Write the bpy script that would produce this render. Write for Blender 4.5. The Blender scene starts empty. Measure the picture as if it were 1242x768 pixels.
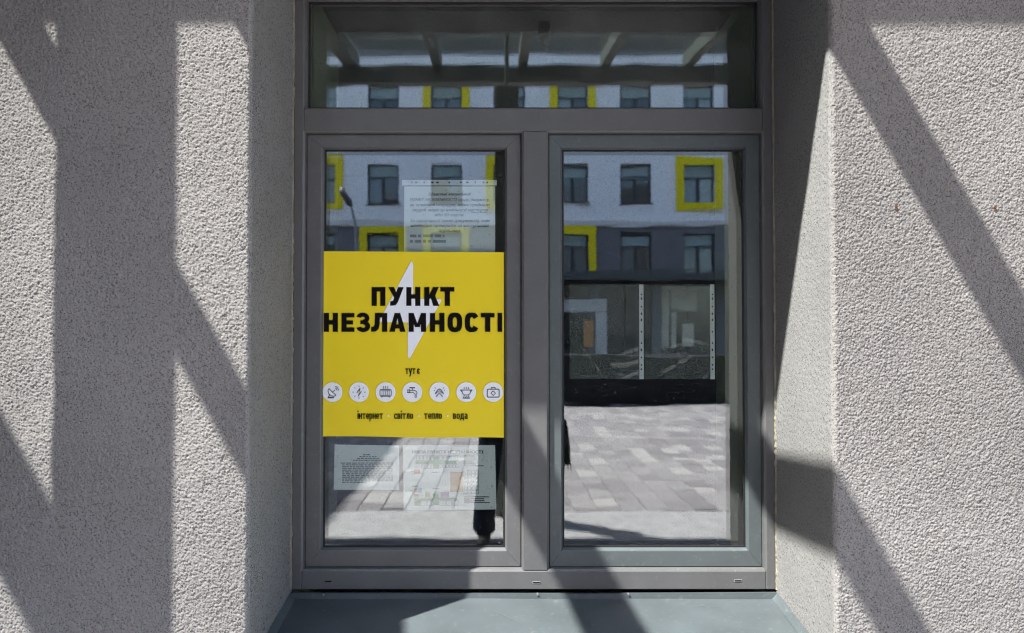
import bpy, math, random
import numpy as np
from mathutils import Vector, Matrix

random.seed(7)
RNG = np.random.default_rng(11)
R = math.radians
sc = bpy.context.scene
C = sc.collection

# ------------------------------------------------------------------ camera
CAM = Vector((0.0, -2.24, 1.5))
PITCH = R(1.0)
F = 828.0                      # focal length in pixels of a 1242 px wide picture (24 mm)
cam_d = bpy.data.cameras.new('camera')
cam_d.lens = 24.0
cam_d.sensor_width = 36.0
cam_d.shift_x = 20.0 / 1242.0
cam_d.clip_start = 0.02
cam_d.clip_end = 600.0
cam_d.dof.use_dof = True
cam_d.dof.focus_distance = 2.16
cam_d.dof.aperture_fstop = 2.8
cam = bpy.data.objects.new('camera', cam_d)
C.objects.link(cam)
cam.location = CAM
cam.rotation_euler = (R(90) + PITCH, 0, 0)
sc.camera = cam

# ------------------------------------------------------------------ sky, sun, exposure
SUN = Vector((1.55, 1.0, -2.85))            # direction the sunlight travels
wd = bpy.data.worlds.new('World')
sc.world = wd
wd.use_nodes = True
wn = wd.node_tree.nodes
bg = wn['Background']
sky = wn.new('ShaderNodeTexSky')
sky.sky_type = 'NISHITA'
sky.sun_disc = False
sky.sun_elevation = math.asin(-SUN.z / SUN.length)
sky.sun_rotation = math.atan2(-SUN.x, -SUN.y)
sky.air_density = 1.0
sky.dust_density = 1.5
wd.node_tree.links.new(sky.outputs[0], bg.inputs[0])
bg.inputs[1].default_value = 0.145

sun_d = bpy.data.lights.new('sun', 'SUN')
sun_d.energy = 5.0
sun_d.angle = R(0.53)
sun_d.color = (1.0, 0.965, 0.92)
sun = bpy.data.objects.new('sun', sun_d)
C.objects.link(sun)
sun.rotation_euler = SUN.to_track_quat('-Z', 'Y').to_euler()
sun.location = (-20, -13, 40)

sc.view_settings.view_transform = 'Standard'
sc.view_settings.look = 'None'
sc.view_settings.gamma = 1.0
sc.view_settings.use_curve_mapping = False
sc.view_settings.exposure = 2.54
sc.cycles.filter_width = 1.15
sc.cycles.max_bounces = 10
sc.cycles.transparent_max_bounces = 24
sc.cycles.glossy_bounces = 6
sc.cycles.diffuse_bounces = 5
sc.cycles.caustics_reflective = False
sc.cycles.caustics_refractive = False
sc.cycles.sample_clamp_indirect = 3.0
try:
    sc.cycles.use_denoising = True
    sc.cycles.denoising_input_passes = 'RGB_ALBEDO_NORMAL'
    sc.cycles.denoising_prefilter = 'FAST'
except Exception:
    pass

# ------------------------------------------------------------------ pixel to world helpers (planes of known depth)
def at(px, py, Y=0.0):
    xc = (px - 601.0) / F
    yc = -(py - 384.0) / F
    d = Vector((xc, math.cos(PITCH) - yc * math.sin(PITCH), math.sin(PITCH) + yc * math.cos(PITCH)))
    t = (Y - CAM.y) / d.y
    p = CAM + d * t
    return p.x, p.z
GLASS_Y = 0.034
def mir(px, py, dist):
    """world point whose mirror image in the window lies at that pixel, dist metres of light path away"""
    x, z = at(px, py, dist + CAM.y)
    return x, 2 * GLASS_Y - (dist + CAM.y), z

# ------------------------------------------------------------------ materials
def mat(name, col, rough=0.6, spec=0.5, metal=0.0, var=0.0, vscale=8.0, bump=0.0, bscale=60.0, bdist=0.002,
        specks=None, speck_scale=300.0, speck_amt=0.35, coat=0.0, speck_lo=0.62):
    m = bpy.data.materials.new(name)
    m.use_nodes = True
    nt = m.node_tree
    n = nt.nodes; l = nt.links
    b = n['Principled BSDF']
    b.inputs['Base Color'].default_value = (*col, 1)
    b.inputs['Roughness'].default_value = rough
    b.inputs['Metallic'].default_value = metal
    b.inputs['Specular IOR Level'].default_value = spec
    if coat:
        b.inputs['Coat Weight'].default_value = coat
    tc = n.new('ShaderNodeTexCoord')
    src = None
    if var > 0:
        nz = n.new('ShaderNodeTexNoise')
        nz.inputs['Scale'].default_value = vscale
        nz.inputs['Detail'].default_value = 6
        l.new(tc.outputs['Object'], nz.inputs['Vector'])
        rp = n.new('ShaderNodeMapRange')
        rp.inputs['From Min'].default_value = 0.25; rp.inputs['From Max'].default_value = 0.75
        rp.inputs['To Min'].default_value = 1 - var; rp.inputs['To Max'].default_value = 1 + var
        l.new(nz.outputs['Fac'], rp.inputs['Value'])
        mx = n.new('ShaderNodeMix'); mx.data_type = 'RGBA'; mx.blend_type = 'MULTIPLY'
        mx.inputs['Factor'].default_value = 1
        mx.inputs['A'].default_value = (*col, 1)
        l.new(rp.outputs[0], mx.inputs['B'])
        src = mx.outputs['Result']
    if specks is not None:
        vz = n.new('ShaderNodeTexNoise')
        vz.inputs['Scale'].default_value = speck_scale
        vz.inputs['Detail'].default_value = 2
        l.new(tc.outputs['Object'], vz.inputs['Vector'])
        cr = n.new('ShaderNodeMapRange')
        cr.inputs['From Min'].default_value = speck_lo; cr.inputs['From Max'].default_value = speck_lo + 0.07
        cr.inputs['To Max'].default_value = speck_amt
        l.new(vz.outputs['Fac'], cr.inputs['Value'])
        m2 = n.new('ShaderNodeMix'); m2.data_type = 'RGBA'
        l.new(cr.outputs[0], m2.inputs['Factor'])
        if src: l.new(src, m2.inputs['A'])
        else: m2.inputs['A'].default_value = (*col, 1)
        m2.inputs['B'].default_value = (*specks, 1)
        src = m2.outputs['Result']
    if src:
        l.new(src, b.inputs['Base Color'])
    if bump > 0:
        bz = n.new('ShaderNodeTexNoise')
        bz.inputs['Scale'].default_value = bscale
        bz.inputs['Detail'].default_value = 4
        l.new(tc.outputs['Object'], bz.inputs['Vector'])
        bp = n.new('ShaderNodeBump')
        bp.inputs['Strength'].default_value = bump
        bp.inputs['Distance'].default_value = bdist
        l.new(bz.outputs['Fac'], bp.inputs['Height'])
        l.new(bp.outputs['Normal'], b.inputs['Normal'])
    return m

def pane_mat(name, tint, refl, wave=0.0, rough=0.0):
    m = bpy.data.materials.new(name)
    m.use_nodes = True
    nt = m.node_tree; n = nt.nodes; l = nt.links
    n.remove(n['Principled BSDF'])
    out = n['Material Output']
    tr = n.new('ShaderNodeBsdfTransparent'); tr.inputs[0].default_value = (*tint, 1)
    gl = n.new('ShaderNodeBsdfGlossy'); gl.inputs['Roughness'].default_value = rough
    gl.inputs['Color'].default_value = (0.94, 0.97, 1.0, 1)
    mx = n.new('ShaderNodeMixShader')
    fr = n.new('ShaderNodeLayerWeight'); fr.inputs['Blend'].default_value = 0.25
    mr = n.new('ShaderNodeMapRange')
    mr.inputs['From Min'].default_value = 0; mr.inputs['From Max'].default_value = 1
    mr.inputs['To Min'].default_value = refl; mr.inputs['To Max'].default_value = 1.0
    l.new(fr.outputs['Fresnel'], mr.inputs['Value'])
    l.new(mr.outputs[0], mx.inputs['Fac'])
    l.new(tr.outputs[0], mx.inputs[1]); l.new(gl.outputs[0], mx.inputs[2])
    l.new(mx.outputs[0], out.inputs['Surface'])
    if wave > 0:
        tc = n.new('ShaderNodeTexCoord')
        def nz_(sx, sz, amp):
            mp = n.new('ShaderNodeMapping'); mp.inputs['Scale'].default_value = (sx, 1.0, sz)
            nz = n.new('ShaderNodeTexNoise'); nz.inputs['Scale'].default_value = 1.0; nz.inputs['Detail'].default_value = 0.5
            l.new(tc.outputs['Object'], mp.inputs['Vector']); l.new(mp.outputs[0], nz.inputs['Vector'])
            mm = n.new('ShaderNodeMath'); mm.operation = 'MULTIPLY'; mm.inputs[1].default_value = amp
            l.new(nz.outputs['Fac'], mm.inputs[0]); return mm.outputs[0]
        ad = n.new('ShaderNodeMath'); ad.operation = 'ADD'
        l.new(nz_(2.6, 3.4, 1.0), ad.inputs[0]); l.new(nz_(7.0, 50.0, 0.30), ad.inputs[1])
        bp = n.new('ShaderNodeBump'); bp.inputs['Strength'].default_value = 1; bp.inputs['Distance'].default_value = wave
        l.new(ad.outputs[0], bp.inputs['Height']); l.new(bp.outputs[0], gl.inputs['Normal'])
    return m

M = {}
M['stucco'] = mat('stucco', (0.240, 0.220, 0.215), 0.95, 0.15, var=0.17, vscale=1.8, bump=0.6, bscale=420, bdist=0.0012,
                  specks=(0.06, 0.048, 0.042), speck_scale=260, speck_amt=0.8, speck_lo=0.57)
M['stucco_far'] = mat('stucco_plain', (0.236, 0.220, 0.215), 0.95, 0.15, var=0.10, vscale=3.0, bump=1.0, bscale=110, bdist=0.006,
                  specks=(0.07, 0.06, 0.055), speck_scale=230, speck_amt=0.5)
M['reveal'] = mat('reveal_plaster', (0.228, 0.218, 0.215), 0.95, 0.15, var=0.08, vscale=4.0, bump=0.5, bscale=350, bdist=0.0012,
                  specks=(0.04, 0.035, 0.032), speck_scale=230, speck_amt=0.85, speck_lo=0.58)
M['frame'] = mat('frame_grey', (0.106, 0.102, 0.105), 0.42, 0.5, var=0.10, vscale=9, specks=(0.3, 0.29, 0.27), speck_scale=75, speck_amt=0.10, bump=0.15, bscale=500, bdist=0.0004)
M['sash_blue'] = mat('sash_blue_grey', (0.083, 0.094, 0.099), 0.38, 0.5, var=0.10, vscale=9, specks=(0.3, 0.3, 0.28), speck_scale=75, speck_amt=0.10, bump=0.12, bscale=500, bdist=0.0004)
M['gasket'] = mat('gasket_rubber', (0.012, 0.012, 0.013), 0.6, 0.3)
M['sill'] = mat('sill_metal', (0.064, 0.073, 0.079), 0.40, 0.5, var=0.22, vscale=6, bump=0.08, bscale=25, bdist=0.002,
                specks=(0.18, 0.18, 0.17), speck_scale=60, speck_amt=0.22)
M['scratch'] = mat('scratch_pale', (0.15, 0.16, 0.165), 0.6, 0.3)
M['screw'] = mat('screw_zinc', (0.4, 0.4, 0.4), 0.4, 0.5, metal=0.7)
M['slot'] = mat('slot_black', (0.006, 0.006, 0.006), 0.8, 0.2)
M['slot_edge'] = mat('slot_edge_pale', (0.32, 0.31, 0.30), 0.6, 0.3)
M['seal'] = mat('sealant', (0.24, 0.21, 0.165), 0.8, 0.3, var=0.35, vscale=40)
def add_dirt(m, amt):
    nt = m.node_tree; n = nt.nodes; l = nt.links
    out = n['Material Output']; src = out.inputs['Surface'].links[0].from_socket
    tc = n.new('ShaderNodeTexCoord')
    a = n.new('ShaderNodeTexNoise'); a.inputs['Scale'].default_value = 5; a.inputs['Detail'].default_value = 8; a.inputs['Roughness'].default_value = 0.7
    b = n.new('ShaderNodeTexNoise'); b.inputs['Scale'].default_value = 110; b.inputs['Detail'].default_value = 1
    l.new(tc.outputs['Object'], a.inputs['Vector']); l.new(tc.outputs['Object'], b.inputs['Vector'])
    ra = n.new('ShaderNodeMapRange'); ra.inputs['From Min'].default_value = 0.4; ra.inputs['From Max'].default_value = 0.8; ra.inputs['To Max'].default_value = amt
    rb = n.new('ShaderNodeMapRange'); rb.inputs['From Min'].default_value = 0.70; rb.inputs['From Max'].default_value = 0.76; rb.inputs['To Max'].default_value = 0.22
    l.new(a.outputs['Fac'], ra.inputs['Value']); l.new(b.outputs['Fac'], rb.inputs['Value'])
    ad = n.new('ShaderNodeMath'); ad.operation = 'ADD'; l.new(ra.outputs[0], ad.inputs[0]); l.new(rb.outputs[0], ad.inputs[1])
    df = n.new('ShaderNodeBsdfDiffuse'); df.inputs[0].default_value = (0.45, 0.46, 0.44, 1)
    mx = n.new('ShaderNodeMixShader'); l.new(ad.outputs[0], mx.inputs[0]); l.new(src, mx.inputs[1]); l.new(df.outputs[0], mx.inputs[2])
    l.new(mx.outputs[0], out.inputs['Surface'])
    return m
M['glass'] = pane_mat('window_glass', (0.96, 1.0, 0.985), 0.10, wave=0.00016)
def dusty_glass():
    m = pane_mat('canopy_glass', (0.92, 0.95, 0.94), 0.05)
    nt = m.node_tree; n = nt.nodes; l = nt.links
    out = n['Material Output']; src = out.inputs['Surface'].links[0].from_socket
    tl = n.new('ShaderNodeBsdfTranslucent'); tl.inputs[0].default_value = (0.07, 0.075, 0.075, 1)
    mx = n.new('ShaderNodeMixShader'); mx.inputs[0].default_value = 0.12
    l.new(src, mx.inputs[1]); l.new(tl.outputs[0], mx.inputs[2]); l.new(mx.outputs[0], out.inputs['Surface'])
    return m
M['clear'] = dusty_glass()
M['glass_dusty'] = pane_mat('top_light_glass', (0.93, 0.985, 0.955), 0.105, wave=0.00016)
add_dirt(M['glass_dusty'], 0.10)
add_dirt(M['glass'], 0.018)
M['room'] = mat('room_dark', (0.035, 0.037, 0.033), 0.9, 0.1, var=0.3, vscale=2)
M['inner_jamb'] = mat('inner_plaster', (0.36, 0.40, 0.25), 0.9, 0.2)
M['yellow'] = mat('poster_yellow', (0.88, 0.655, 0.010), 0.38, 0.4, var=0.03, vscale=4, bump=0.5, bscale=7, bdist=0.004)
M['ink'] = mat('ink_black', (0.008, 0.0065, 0.006), 0.9, 0.1)
M['ink_grey'] = mat('ink_grey', (0.06, 0.06, 0.07), 0.5, 0.3)
M['white_print'] = mat('white_print', (0.90, 0.89, 0.92), 0.5, 0.3)
M['paper'] = mat('paper', (0.95, 0.96, 0.95), 0.85, 0.2)
M['print_dark'] = mat('toner', (0.05, 0.05, 0.055), 0.8, 0.2)
M['print_mid'] = mat('toner_mid', (0.30, 0.31, 0.32), 0.8, 0.2)
M['print_soft'] = mat('toner_soft', (0.55, 0.57, 0.57), 0.8, 0.2)
for k, c in dict(green=(0.10, 0.38, 0.17), ochre=(0.55, 0.30, 0.06), red=(0.55, 0.10, 0.07), blue=(0.12, 0.34, 0.60),
                 violet=(0.34, 0.18, 0.42), orange=(0.7, 0.32, 0.12), sand=(0.55, 0.5, 0.2)).items():
    M['plan_' + k] = mat('plan_' + k, c, 0.8, 0.2)
M['metal_dark'] = mat('steel_dark', (0.060, 0.063, 0.062), 0.5, 0.5, var=0.08)
M['canopy_steel'] = mat('canopy_steel', (0.13, 0.14, 0.125), 0.5, 0.5, var=0.1)
M['soffit'] = mat('soffit_panel', (0.10, 0.105, 0.10), 0.7, 0.3)
M['white_plastic'] = mat('white_plastic', (0.62, 0.62, 0.60), 0.5, 0.4)
M['platform'] = mat('platform_concrete', (0.29, 0.28, 0.278), 0.9, 0.2, var=0.22, vscale=10, bump=0.4, bscale=160, bdist=0.002,
                    specks=(0.14, 0.13, 0.13), speck_scale=160, speck_amt=0.4)
PAV = [(0.225, 0.208, 0.208), (0.245, 0.228, 0.226), (0.198, 0.182, 0.184), (0.30, 0.283, 0.273), (0.178, 0.163, 0.166)]
for i, c in enumerate(PAV):
    M['paver%d' % i] = mat('paver_tone_%d' % i, c, 0.9, 0.2, var=0.12, vscale=30, bump=0.3, bscale=200)
M['joint'] = mat('joint_sand', (0.15, 0.14, 0.135), 0.95, 0.1)
M['asphalt'] = mat('asphalt', (0.05, 0.05, 0.052), 0.9, 0.2, var=0.15, vscale=2, bump=0.4, bscale=90)
M['white_wall'] = mat('render_white', (0.82, 0.79, 0.79), 0.9, 0.2, var=0.03, vscale=0.6)
M['dark_wall'] = mat('render_dark_grey', (0.165, 0.157, 0.165), 0.9, 0.2, var=0.04, vscale=0.6)
M['sur_yellow'] = mat('surround_yellow', (0.78, 0.62, 0.01), 0.7, 0.2)
M['cornice'] = mat('cornice_light', (0.62, 0.58, 0.56), 0.8, 0.2)
M['w_frame'] = mat('window_frame_dark', (0.035, 0.038, 0.042), 0.5, 0.4)
M['w_pane'] = mat('window_pane_far', (0.09, 0.12, 0.13), 0.06, 1.0)
M['w_pane_pale'] = mat('window_pane_curtain', (0.26, 0.30, 0.30), 0.15, 0.8, var=0.3, vscale=3)
M['w_pane_dark'] = mat('window_pane_dark', (0.03, 0.04, 0.045), 0.05, 1.0)
M['w_top_refl'] = mat('pane_reflection_green_grey', (0.30, 0.37, 0.36), 0.6, 0.3)  # pale reflection of the upper panes, painted as flat colour
M['shop_pane'] = mat('shop_pane', (0.015, 0.017, 0.018), 0.08, 0.8)
M['cream'] = mat('cream_window_light', (0.62, 0.55, 0.42), 0.9, 0.1, var=0.2, vscale=2)  # cream colour stands in for light in a bright window
M['orange_board'] = mat('orange_board', (0.5, 0.22, 0.07), 0.7, 0.2)
M['black_stone'] = mat('stone_dark', (0.014, 0.015, 0.018), 0.8, 0.2, var=0.2, vscale=3)
M['lamp_metal'] = mat('lamp_grey', (0.24, 0.24, 0.25), 0.5, 0.5)
M['cloth_black'] = mat('cloth_black', (0.012, 0.012, 0.014), 0.95, 0.1)
M['cloth_navy'] = mat('cloth_navy', (0.018, 0.022, 0.04), 0.95, 0.1)
M['skin'] = mat('skin', (0.5, 0.32, 0.24), 0.6, 0.3)
M['hair'] = mat('hair_brown', (0.04, 0.025, 0.018), 0.7, 0.3)
M['shoe'] = mat('shoe_leather', (0.012, 0.011, 0.011), 0.6, 0.3)
M['cam_black'] = mat('camera_black', (0.01, 0.01, 0.01), 0.4, 0.5)
M['rust'] = mat('rust', (0.12, 0.05, 0.02), 0.9, 0.1)

# wrinkled see-through plastic of the files
def film_mat():
    m = bpy.data.materials.new('plastic_film'); m.use_nodes = True
    nt = m.node_tree; n = nt.nodes; l = nt.links
    n.remove(n['Principled BSDF']); out = n['Material Output']
    tr = n.new('ShaderNodeBsdfTransparent'); tr.inputs[0].default_value = (0.86, 0.9, 0.88, 1)
    gl = n.new('ShaderNodeBsdfGlossy'); gl.inputs['Roughness'].default_value = 0.12
    df = n.new('ShaderNodeBsdfDiffuse'); df.inputs[0].default_value = (0.7, 0.74, 0.70, 1)
    tl = n.new('ShaderNodeBsdfTranslucent'); tl.inputs[0].default_value = (0.7, 0.74, 0.70, 1)
    a = n.new('ShaderNodeMixShader'); a.inputs[0].default_value = 0.14
    b = n.new('ShaderNodeMixShader'); b.inputs[0].default_value = 0.06
    l.new(tr.outputs[0], a.inputs[1]); l.new(df.outputs[0], a.inputs[2])
    l.new(a.outputs[0], b.inputs[1]); l.new(gl.outputs[0], b.inputs[2])
    l.new(b.outputs[0], out.inputs['Surface'])
    return m
M['film'] = film_mat()

# ------------------------------------------------------------------ mesh helpers
class MB:
    def __init__(s): s.v = []; s.f = []; s.m = []
    def poly(s, pts, mi=0):
        k = len(s.v); s.v += [tuple(p) for p in pts]; s.f.append(tuple(range(k, k + len(pts)))); s.m.append(mi)
    def box(s, x0, x1, y0, y1, z0, z1, mi=0, b=0.0):
        if b <= 0:
            k = len(s.v)
            s.v += [(x, y, z) for x in (x0, x1) for y in (y0, y1) for z in (z0, z1)]
            for f in ((0, 1, 3, 2), (4, 6, 7, 5), (0, 4, 5, 1), (2, 3, 7, 6), (0, 2, 6, 4), (1, 5, 7, 3)):
                s.f.append(tuple(k + i for i in f)); s.m.append(mi)
            return
        # chamfered box
        k = len(s.v)
        X = (x0, x1); Y = (y0, y1); Z = (z0, z1)
        idx = {}
        for i in (0, 1):
            for j in (0, 1):
                for h in (0, 1):
                    sx = b if i == 0 else -b; sy = b if j == 0 else -b; sz = b if h == 0 else -b
                    idx[i, j, h, 'x'] = len(s.v); s.v.append((X[i], Y[j] + sy, Z[h] + sz))
                    idx[i, j, h, 'y'] = len(s.v); s.v.append((X[i] + sx, Y[j], Z[h] + sz))
                    idx[i, j, h, 'z'] = len(s.v); s.v.append((X[i] + sx, Y[j] + sy, Z[h]))
        def add(*a): s.f.append(tuple(a)); s.m.append(mi)
        for i in (0, 1):
            q = [idx[i, 0, 0, 'x'], idx[i, 0, 1, 'x'], idx[i, 1, 1, 'x'], idx[i, 1, 0, 'x']]; add(*(q if i == 0 else q[::-1]))
            q = [idx[0, i, 0, 'y'], idx[1, i, 0, 'y'], idx[1, i, 1, 'y'], idx[0, i, 1, 'y']]; add(*(q if i == 0 else q[::-1]))
            q = [idx[0, 0, i, 'z'], idx[0, 1, i, 'z'], idx[1, 1, i, 'z'], idx[1, 0, i, 'z']]; add(*(q if i == 0 else q[::-1]))
            for j in (0, 1):
                add(idx[i, j, 0, 'x'], idx[i, j, 0, 'y'], idx[i, j, 1, 'y'], idx[i, j, 1, 'x'])
                add(idx[i, 0, j, 'x'], idx[i, 0, j, 'z'], idx[i, 1, j, 'z'], idx[i, 1, j, 'x'])
                add(idx[0, i, j, 'y'], idx[0, i, j, 'z'], idx[1, i, j, 'z'], idx[1, i, j, 'y'])
                for h in (0, 1): add(idx[i, j, h, 'x'], idx[i, j, h, 'y'], idx[i, j, h, 'z'])
    def tube(s, pts, r, n=12, mi=0, cap=True):
        pts = [Vector(p) for p in pts]
        rs = r if isinstance(r, (list, tuple)) else [r] * len(pts)
        rings = []
        for i, p in enumerate(pts):
            d = (pts[min(i + 1, len(pts) - 1)] - pts[max(i - 1, 0)]).normalized()
            a = d.orthogonal().normalized() if i == 0 else (rings_a - d * rings_a.dot(d)).normalized()
            rings_a = a
            bb = d.cross(a)
            k = len(s.v)
            s.v += [tuple(p + (a * math.cos(t) + bb * math.sin(t)) * rs[i]) for t in [2 * math.pi * q / n for q in range(n)]]
            rings.append(k)
        for a_, b_ in zip(rings, rings[1:]):
            for q in range(n):
                s.f.append((a_ + q, a_ + (q + 1) % n, b_ + (q + 1) % n, b_ + q)); s.m.append(mi)
        if cap:
            s.f.append(tuple(rings[0] + q for q in range(n))[::-1]); s.m.append(mi)
            s.f.append(tuple(rings[-1] + q for q in range(n))); s.m.append(mi)
    def build(s, name, mats, parent=None, smooth=False, recalc=True, loc=None):
        me = bpy.data.meshes.new(name)
        me.from_pydata(s.v, [], s.f)
        if not isinstance(mats, (list, tuple)): mats = [mats]
        for m in mats: me.materials.append(M[m] if isinstance(m, str) else m)
        if len(mats) > 1: me.polygons.foreach_set('material_index', s.m)
        me.update()
        if recalc:
            import bmesh
            bm = bmesh.new(); bm.from_mesh(me); bmesh.ops.recalc_face_normals(bm, faces=bm.faces); bm.to_mesh(me); bm.free()
        if smooth: me.polygons.foreach_set('use_smooth', [True] * len(me.polygons))
        return link(name, me, parent, loc)

def link(name, me, parent=None, loc=None):
    o = bpy.data.objects.new(name, me); C.objects.link(o)
    if parent is not None: o.parent = parent
    if loc is not None: o.location = loc
    return o
def tag(o, label=None, cat=None, group=None, kind=None):
    if label: o['label'] = label
    if cat: o['category'] = cat
    if group: o['group'] = group
    if kind: o['kind'] = kind
    return o
def empty(name, loc, label=None, cat=None, group=None):
    o = bpy.data.objects.new(name, None); C.objects.link(o); o.location = loc; o.empty_display_size = 0.1
    return tag(o, label, cat, group)
def boxobj(name, a, m, parent=None, b=0.0):
    mb = MB(); mb.box(*a, b=b); return mb.build(name, m, parent)

# ------------------------------------------------------------------ key dimensions
XL, XR = at(353.5, 398, 0)[0], at(940.5, 398, 0)[0]      # window opening, left and right
DEP = 0.38                                               # depth of the recess
FY = -DEP                                                # plane of the facade
ZB = at(600, 716, 0)[1]                                  # foot of the window frame
ZT = 2.675                                               # head of the opening

# ------------------------------------------------------------------ the setting: ground
g = MB()
g.poly([(-150, -300, -0.06), (150, -300, -0.06), (150, 60, -0.06), (-150, 60, -0.06)])
tag(g.build('ground', 'asphalt'), kind='structure')
PLAT_Y = -3.33
mb = MB(); mb.box(-6.55, 14, PLAT_Y, FY - 0.004, -0.05, 0.0, b=0.004)
tag(mb.build('entrance_platform', 'platform'), kind='structure')

# pavers: slabs laid in running courses away from the platform
PY0, PY1 = PLAT_Y - 0.004, -11.25
pav_bed = MB(); pav_bed.poly([(-6.55, PY1, -0.012), (14, PY1, -0.012), (14, PY0, -0.012), (-6.55, PY0, -0.012)])
paving = tag(pav_bed.build('paved_square', 'joint'), kind='structure')
pw, pl, gap = 0.20, 0.40, 0.006
slabs = []
nx = int(20.5 / pw)
for i in range(nx):
    x0 = -6.55 + i * pw
    off = (i * 0.137 + (i % 3) * 0.11) % pl
    y = PY0 + off
    while y - 0.42 > PY1 - 0.01:
        pl = random.choice((0.21, 0.28, 0.28, 0.42))
        ya, yb = min(y, PY0), y - pl
        if ya - yb > 0.05:
            slabs.append((x0 + gap / 2, x0 + pw - gap / 2, yb + gap / 2, ya - gap / 2, random.choices(range(5), (5, 4, 4, 2, 1.5))[0], random.uniform(-0.002, 0.002), pl))
        y -= pl
def in_view(s):
    cx, cy = (s[0] + s[1]) / 2, (s[2] + s[3]) / 2
    d = (2 * GLASS_Y - cy) - CAM.y
    px = 601 + cx / d * F
    py = 398.4 + 1.5 / d * F
    return (395 < px < 612 and 528 < py < 640) or (683 < px < 890 and 480 < py < 640), d
vis = sorted([(in_view(s)[1], i) for i, s in enumerate(slabs) if in_view(s)[0]])
single = set(i for _, i in vis[:290])
pm = {}
for i, pl in [(i, L_) for i in range(5) for L_ in (0.21, 0.28, 0.42)]:
    t = MB(); t.box(-pw / 2 + gap / 2, pw / 2 - gap / 2, -pl / 2 + gap / 2, pl / 2 - gap / 2, -0.05, 0.0, b=0.004)
    me = t.build('paver', 'paver%d' % i)
    pm[i, pl] = me.data
    bpy.data.objects.remove(me)
rest = MB()
for i, s in enumerate(slabs):
    if i in single and abs((s[3] - s[2]) - (s[6] - gap)) < 1e-4:
        o = link('paver', pm[s[4], s[6]], paving, ((s[0] + s[1]) / 2, (s[2] + s[3]) / 2, s[5]))
        o.rotation_euler = (random.uniform(-.003, .003), random.uniform(-.004, .004), 0)
    else:
        rest.box(s[0], s[1], s[2], s[3], -0.05, s[5], s[4])
tag(rest.build('paving_slabs', ['paver%d' % i for i in range(5)], paving, recalc=False), kind='stuff')

# ------------------------------------------------------------------ the stuccoed wall around the recess
def grains(U, V, cell, rr, seed, ang=0.9, stretch=1.15):
    """height 0..1 of rounded stucco grains"""
    rng = np.random.default_rng(seed)
    u = (U * math.cos(ang) + V * math.sin(ang)) / stretch
    v = (-U * math.sin(ang) + V * math.cos(ang))
    n = 1024
    jx = rng.random((n, n)); jy = rng.random((n, n)); hh = 0.35 + 0.65 * rng.random((n, n)); rad = rr * (0.7 + 0.6 * rng.random((n, n)))
    iu = np.floor(u / cell).astype(int); iv = np.floor(v / cell).astype(int)
    H = np.zeros_like(u)
    for a in (-1, 0, 1):
        for b in (-1, 0, 1):
            p = (iu + a) % n; q = (iv + b) % n
            cx = (iu + a + jx[p, q]) * cell; cy = (iv + b + jy[p, q]) * cell
            d2 = ((u - cx) ** 2 + (v - cy) ** 2) / (rad[p, q] ** 2)
            H = np.maximum(H, hh[p, q] * np.clip(1 - d2, 0, 1) ** 0.6)
    return H
def smooth_noise(U, V, scale, seed):
    rng = np.random.default_rng(seed)
    n = 64; T = rng.random((n, n))
    u = U / scale; v = V / scale
    iu = np.floor(u).astype(int); iv = np.floor(v).astype(int)
    fu = u - iu; fv = v - iv; fu = fu * fu * (3 - 2 * fu); fv = fv * fv * (3 - 2 * fv)
    g_ = lambda a, b: T[(iu + a) % n, (iv + b) % n]
    return (g_(0, 0) * (1 - fu) + g_(1, 0) * fu) * (1 - fv) + (g_(0, 1) * (1 - fu) + g_(1, 1) * fu) * fv
def sheet(name, m, parent, P, nu, nv):
    """grid mesh from an array of points P[nu, nv, 3]"""
    me = bpy.data.meshes.new(name)
    idx = np.arange(nu * nv).reshape(nu, nv)
    q = np.stack([idx[:-1, :-1], idx[1:, :-1], idx[1:, 1:], idx[:-1, 1:]], -1).reshape(-1, 4)
    me.vertices.add(nu * nv); me.vertices.foreach_set('co', P.reshape(-1).astype(np.float32))
    me.loops.add(q.size); me.loops.foreach_set('vertex_index', q.reshape(-1).astype(np.int32))
    me.polygons.add(len(q)); me.polygons.foreach_set('loop_start', np.arange(0, q.size, 4, dtype=np.int32))
    me.polygons.foreach_set('use_smooth', np.ones(len(q), dtype=bool))
    me.update(calc_edges=True); me.validate()
    me.materials.append(M[m])
    return link(name, me, parent)

wall = empty('stucco_wall', (0, FY, 0), 'rough grey stucco wall with a deep recess around the window', 'wall')
def wpart(o):
    o.location = (0, -FY, 0); return o
ZP0, ZP1 = 0.45, 2.75
def facade_patch(x0, x1, left, seed):
    st = 0.0020
    nu = int((x1 - x0) / st) + 1; nv = int((ZP1 - ZP0) / st) + 1
    U, V = np.meshgrid(np.linspace(x0, x1, nu), np.linspace(ZP0, ZP1, nv), indexing='ij')
    H = 0.0027 * grains(U + 5, V, 0.0047, 0.0039, seed) * (0.75 + 0.5 * smooth_noise(U + 2, V + 7, 0.05, seed + 8)) + 0.0005 * grains(U + 9, V + 3, 0.0105, 0.0085, seed + 1, ang=2.0) \
        + 0.003 * smooth_noise(U + 3, V + 3, 0.16, seed + 2)
    H += 0.00055 * np.random.default_rng(seed + 6).standard_normal(H.shape)
    e = (x1 - U) if left else (U - x0)            # distance to the recess corner
    rnd = np.clip(1 - e / 0.010, 0, 1)
    P = np.stack([U, FY - H + 0.007 * rnd ** 2, V], -1)
    jag = 0.0022 * (smooth_noise(V * 0, V, 0.012, seed + 4) - 0.5)
    P[..., 0] += jag * np.clip(1 - e / 0.02, 0, 1)
    if left:
        P = P[:, ::-1]
    return wpart(sheet('wall_face', 'stucco', wall, P if not left else P, nu, nv))
PXL, PXR = -1.46, 1.56
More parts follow.
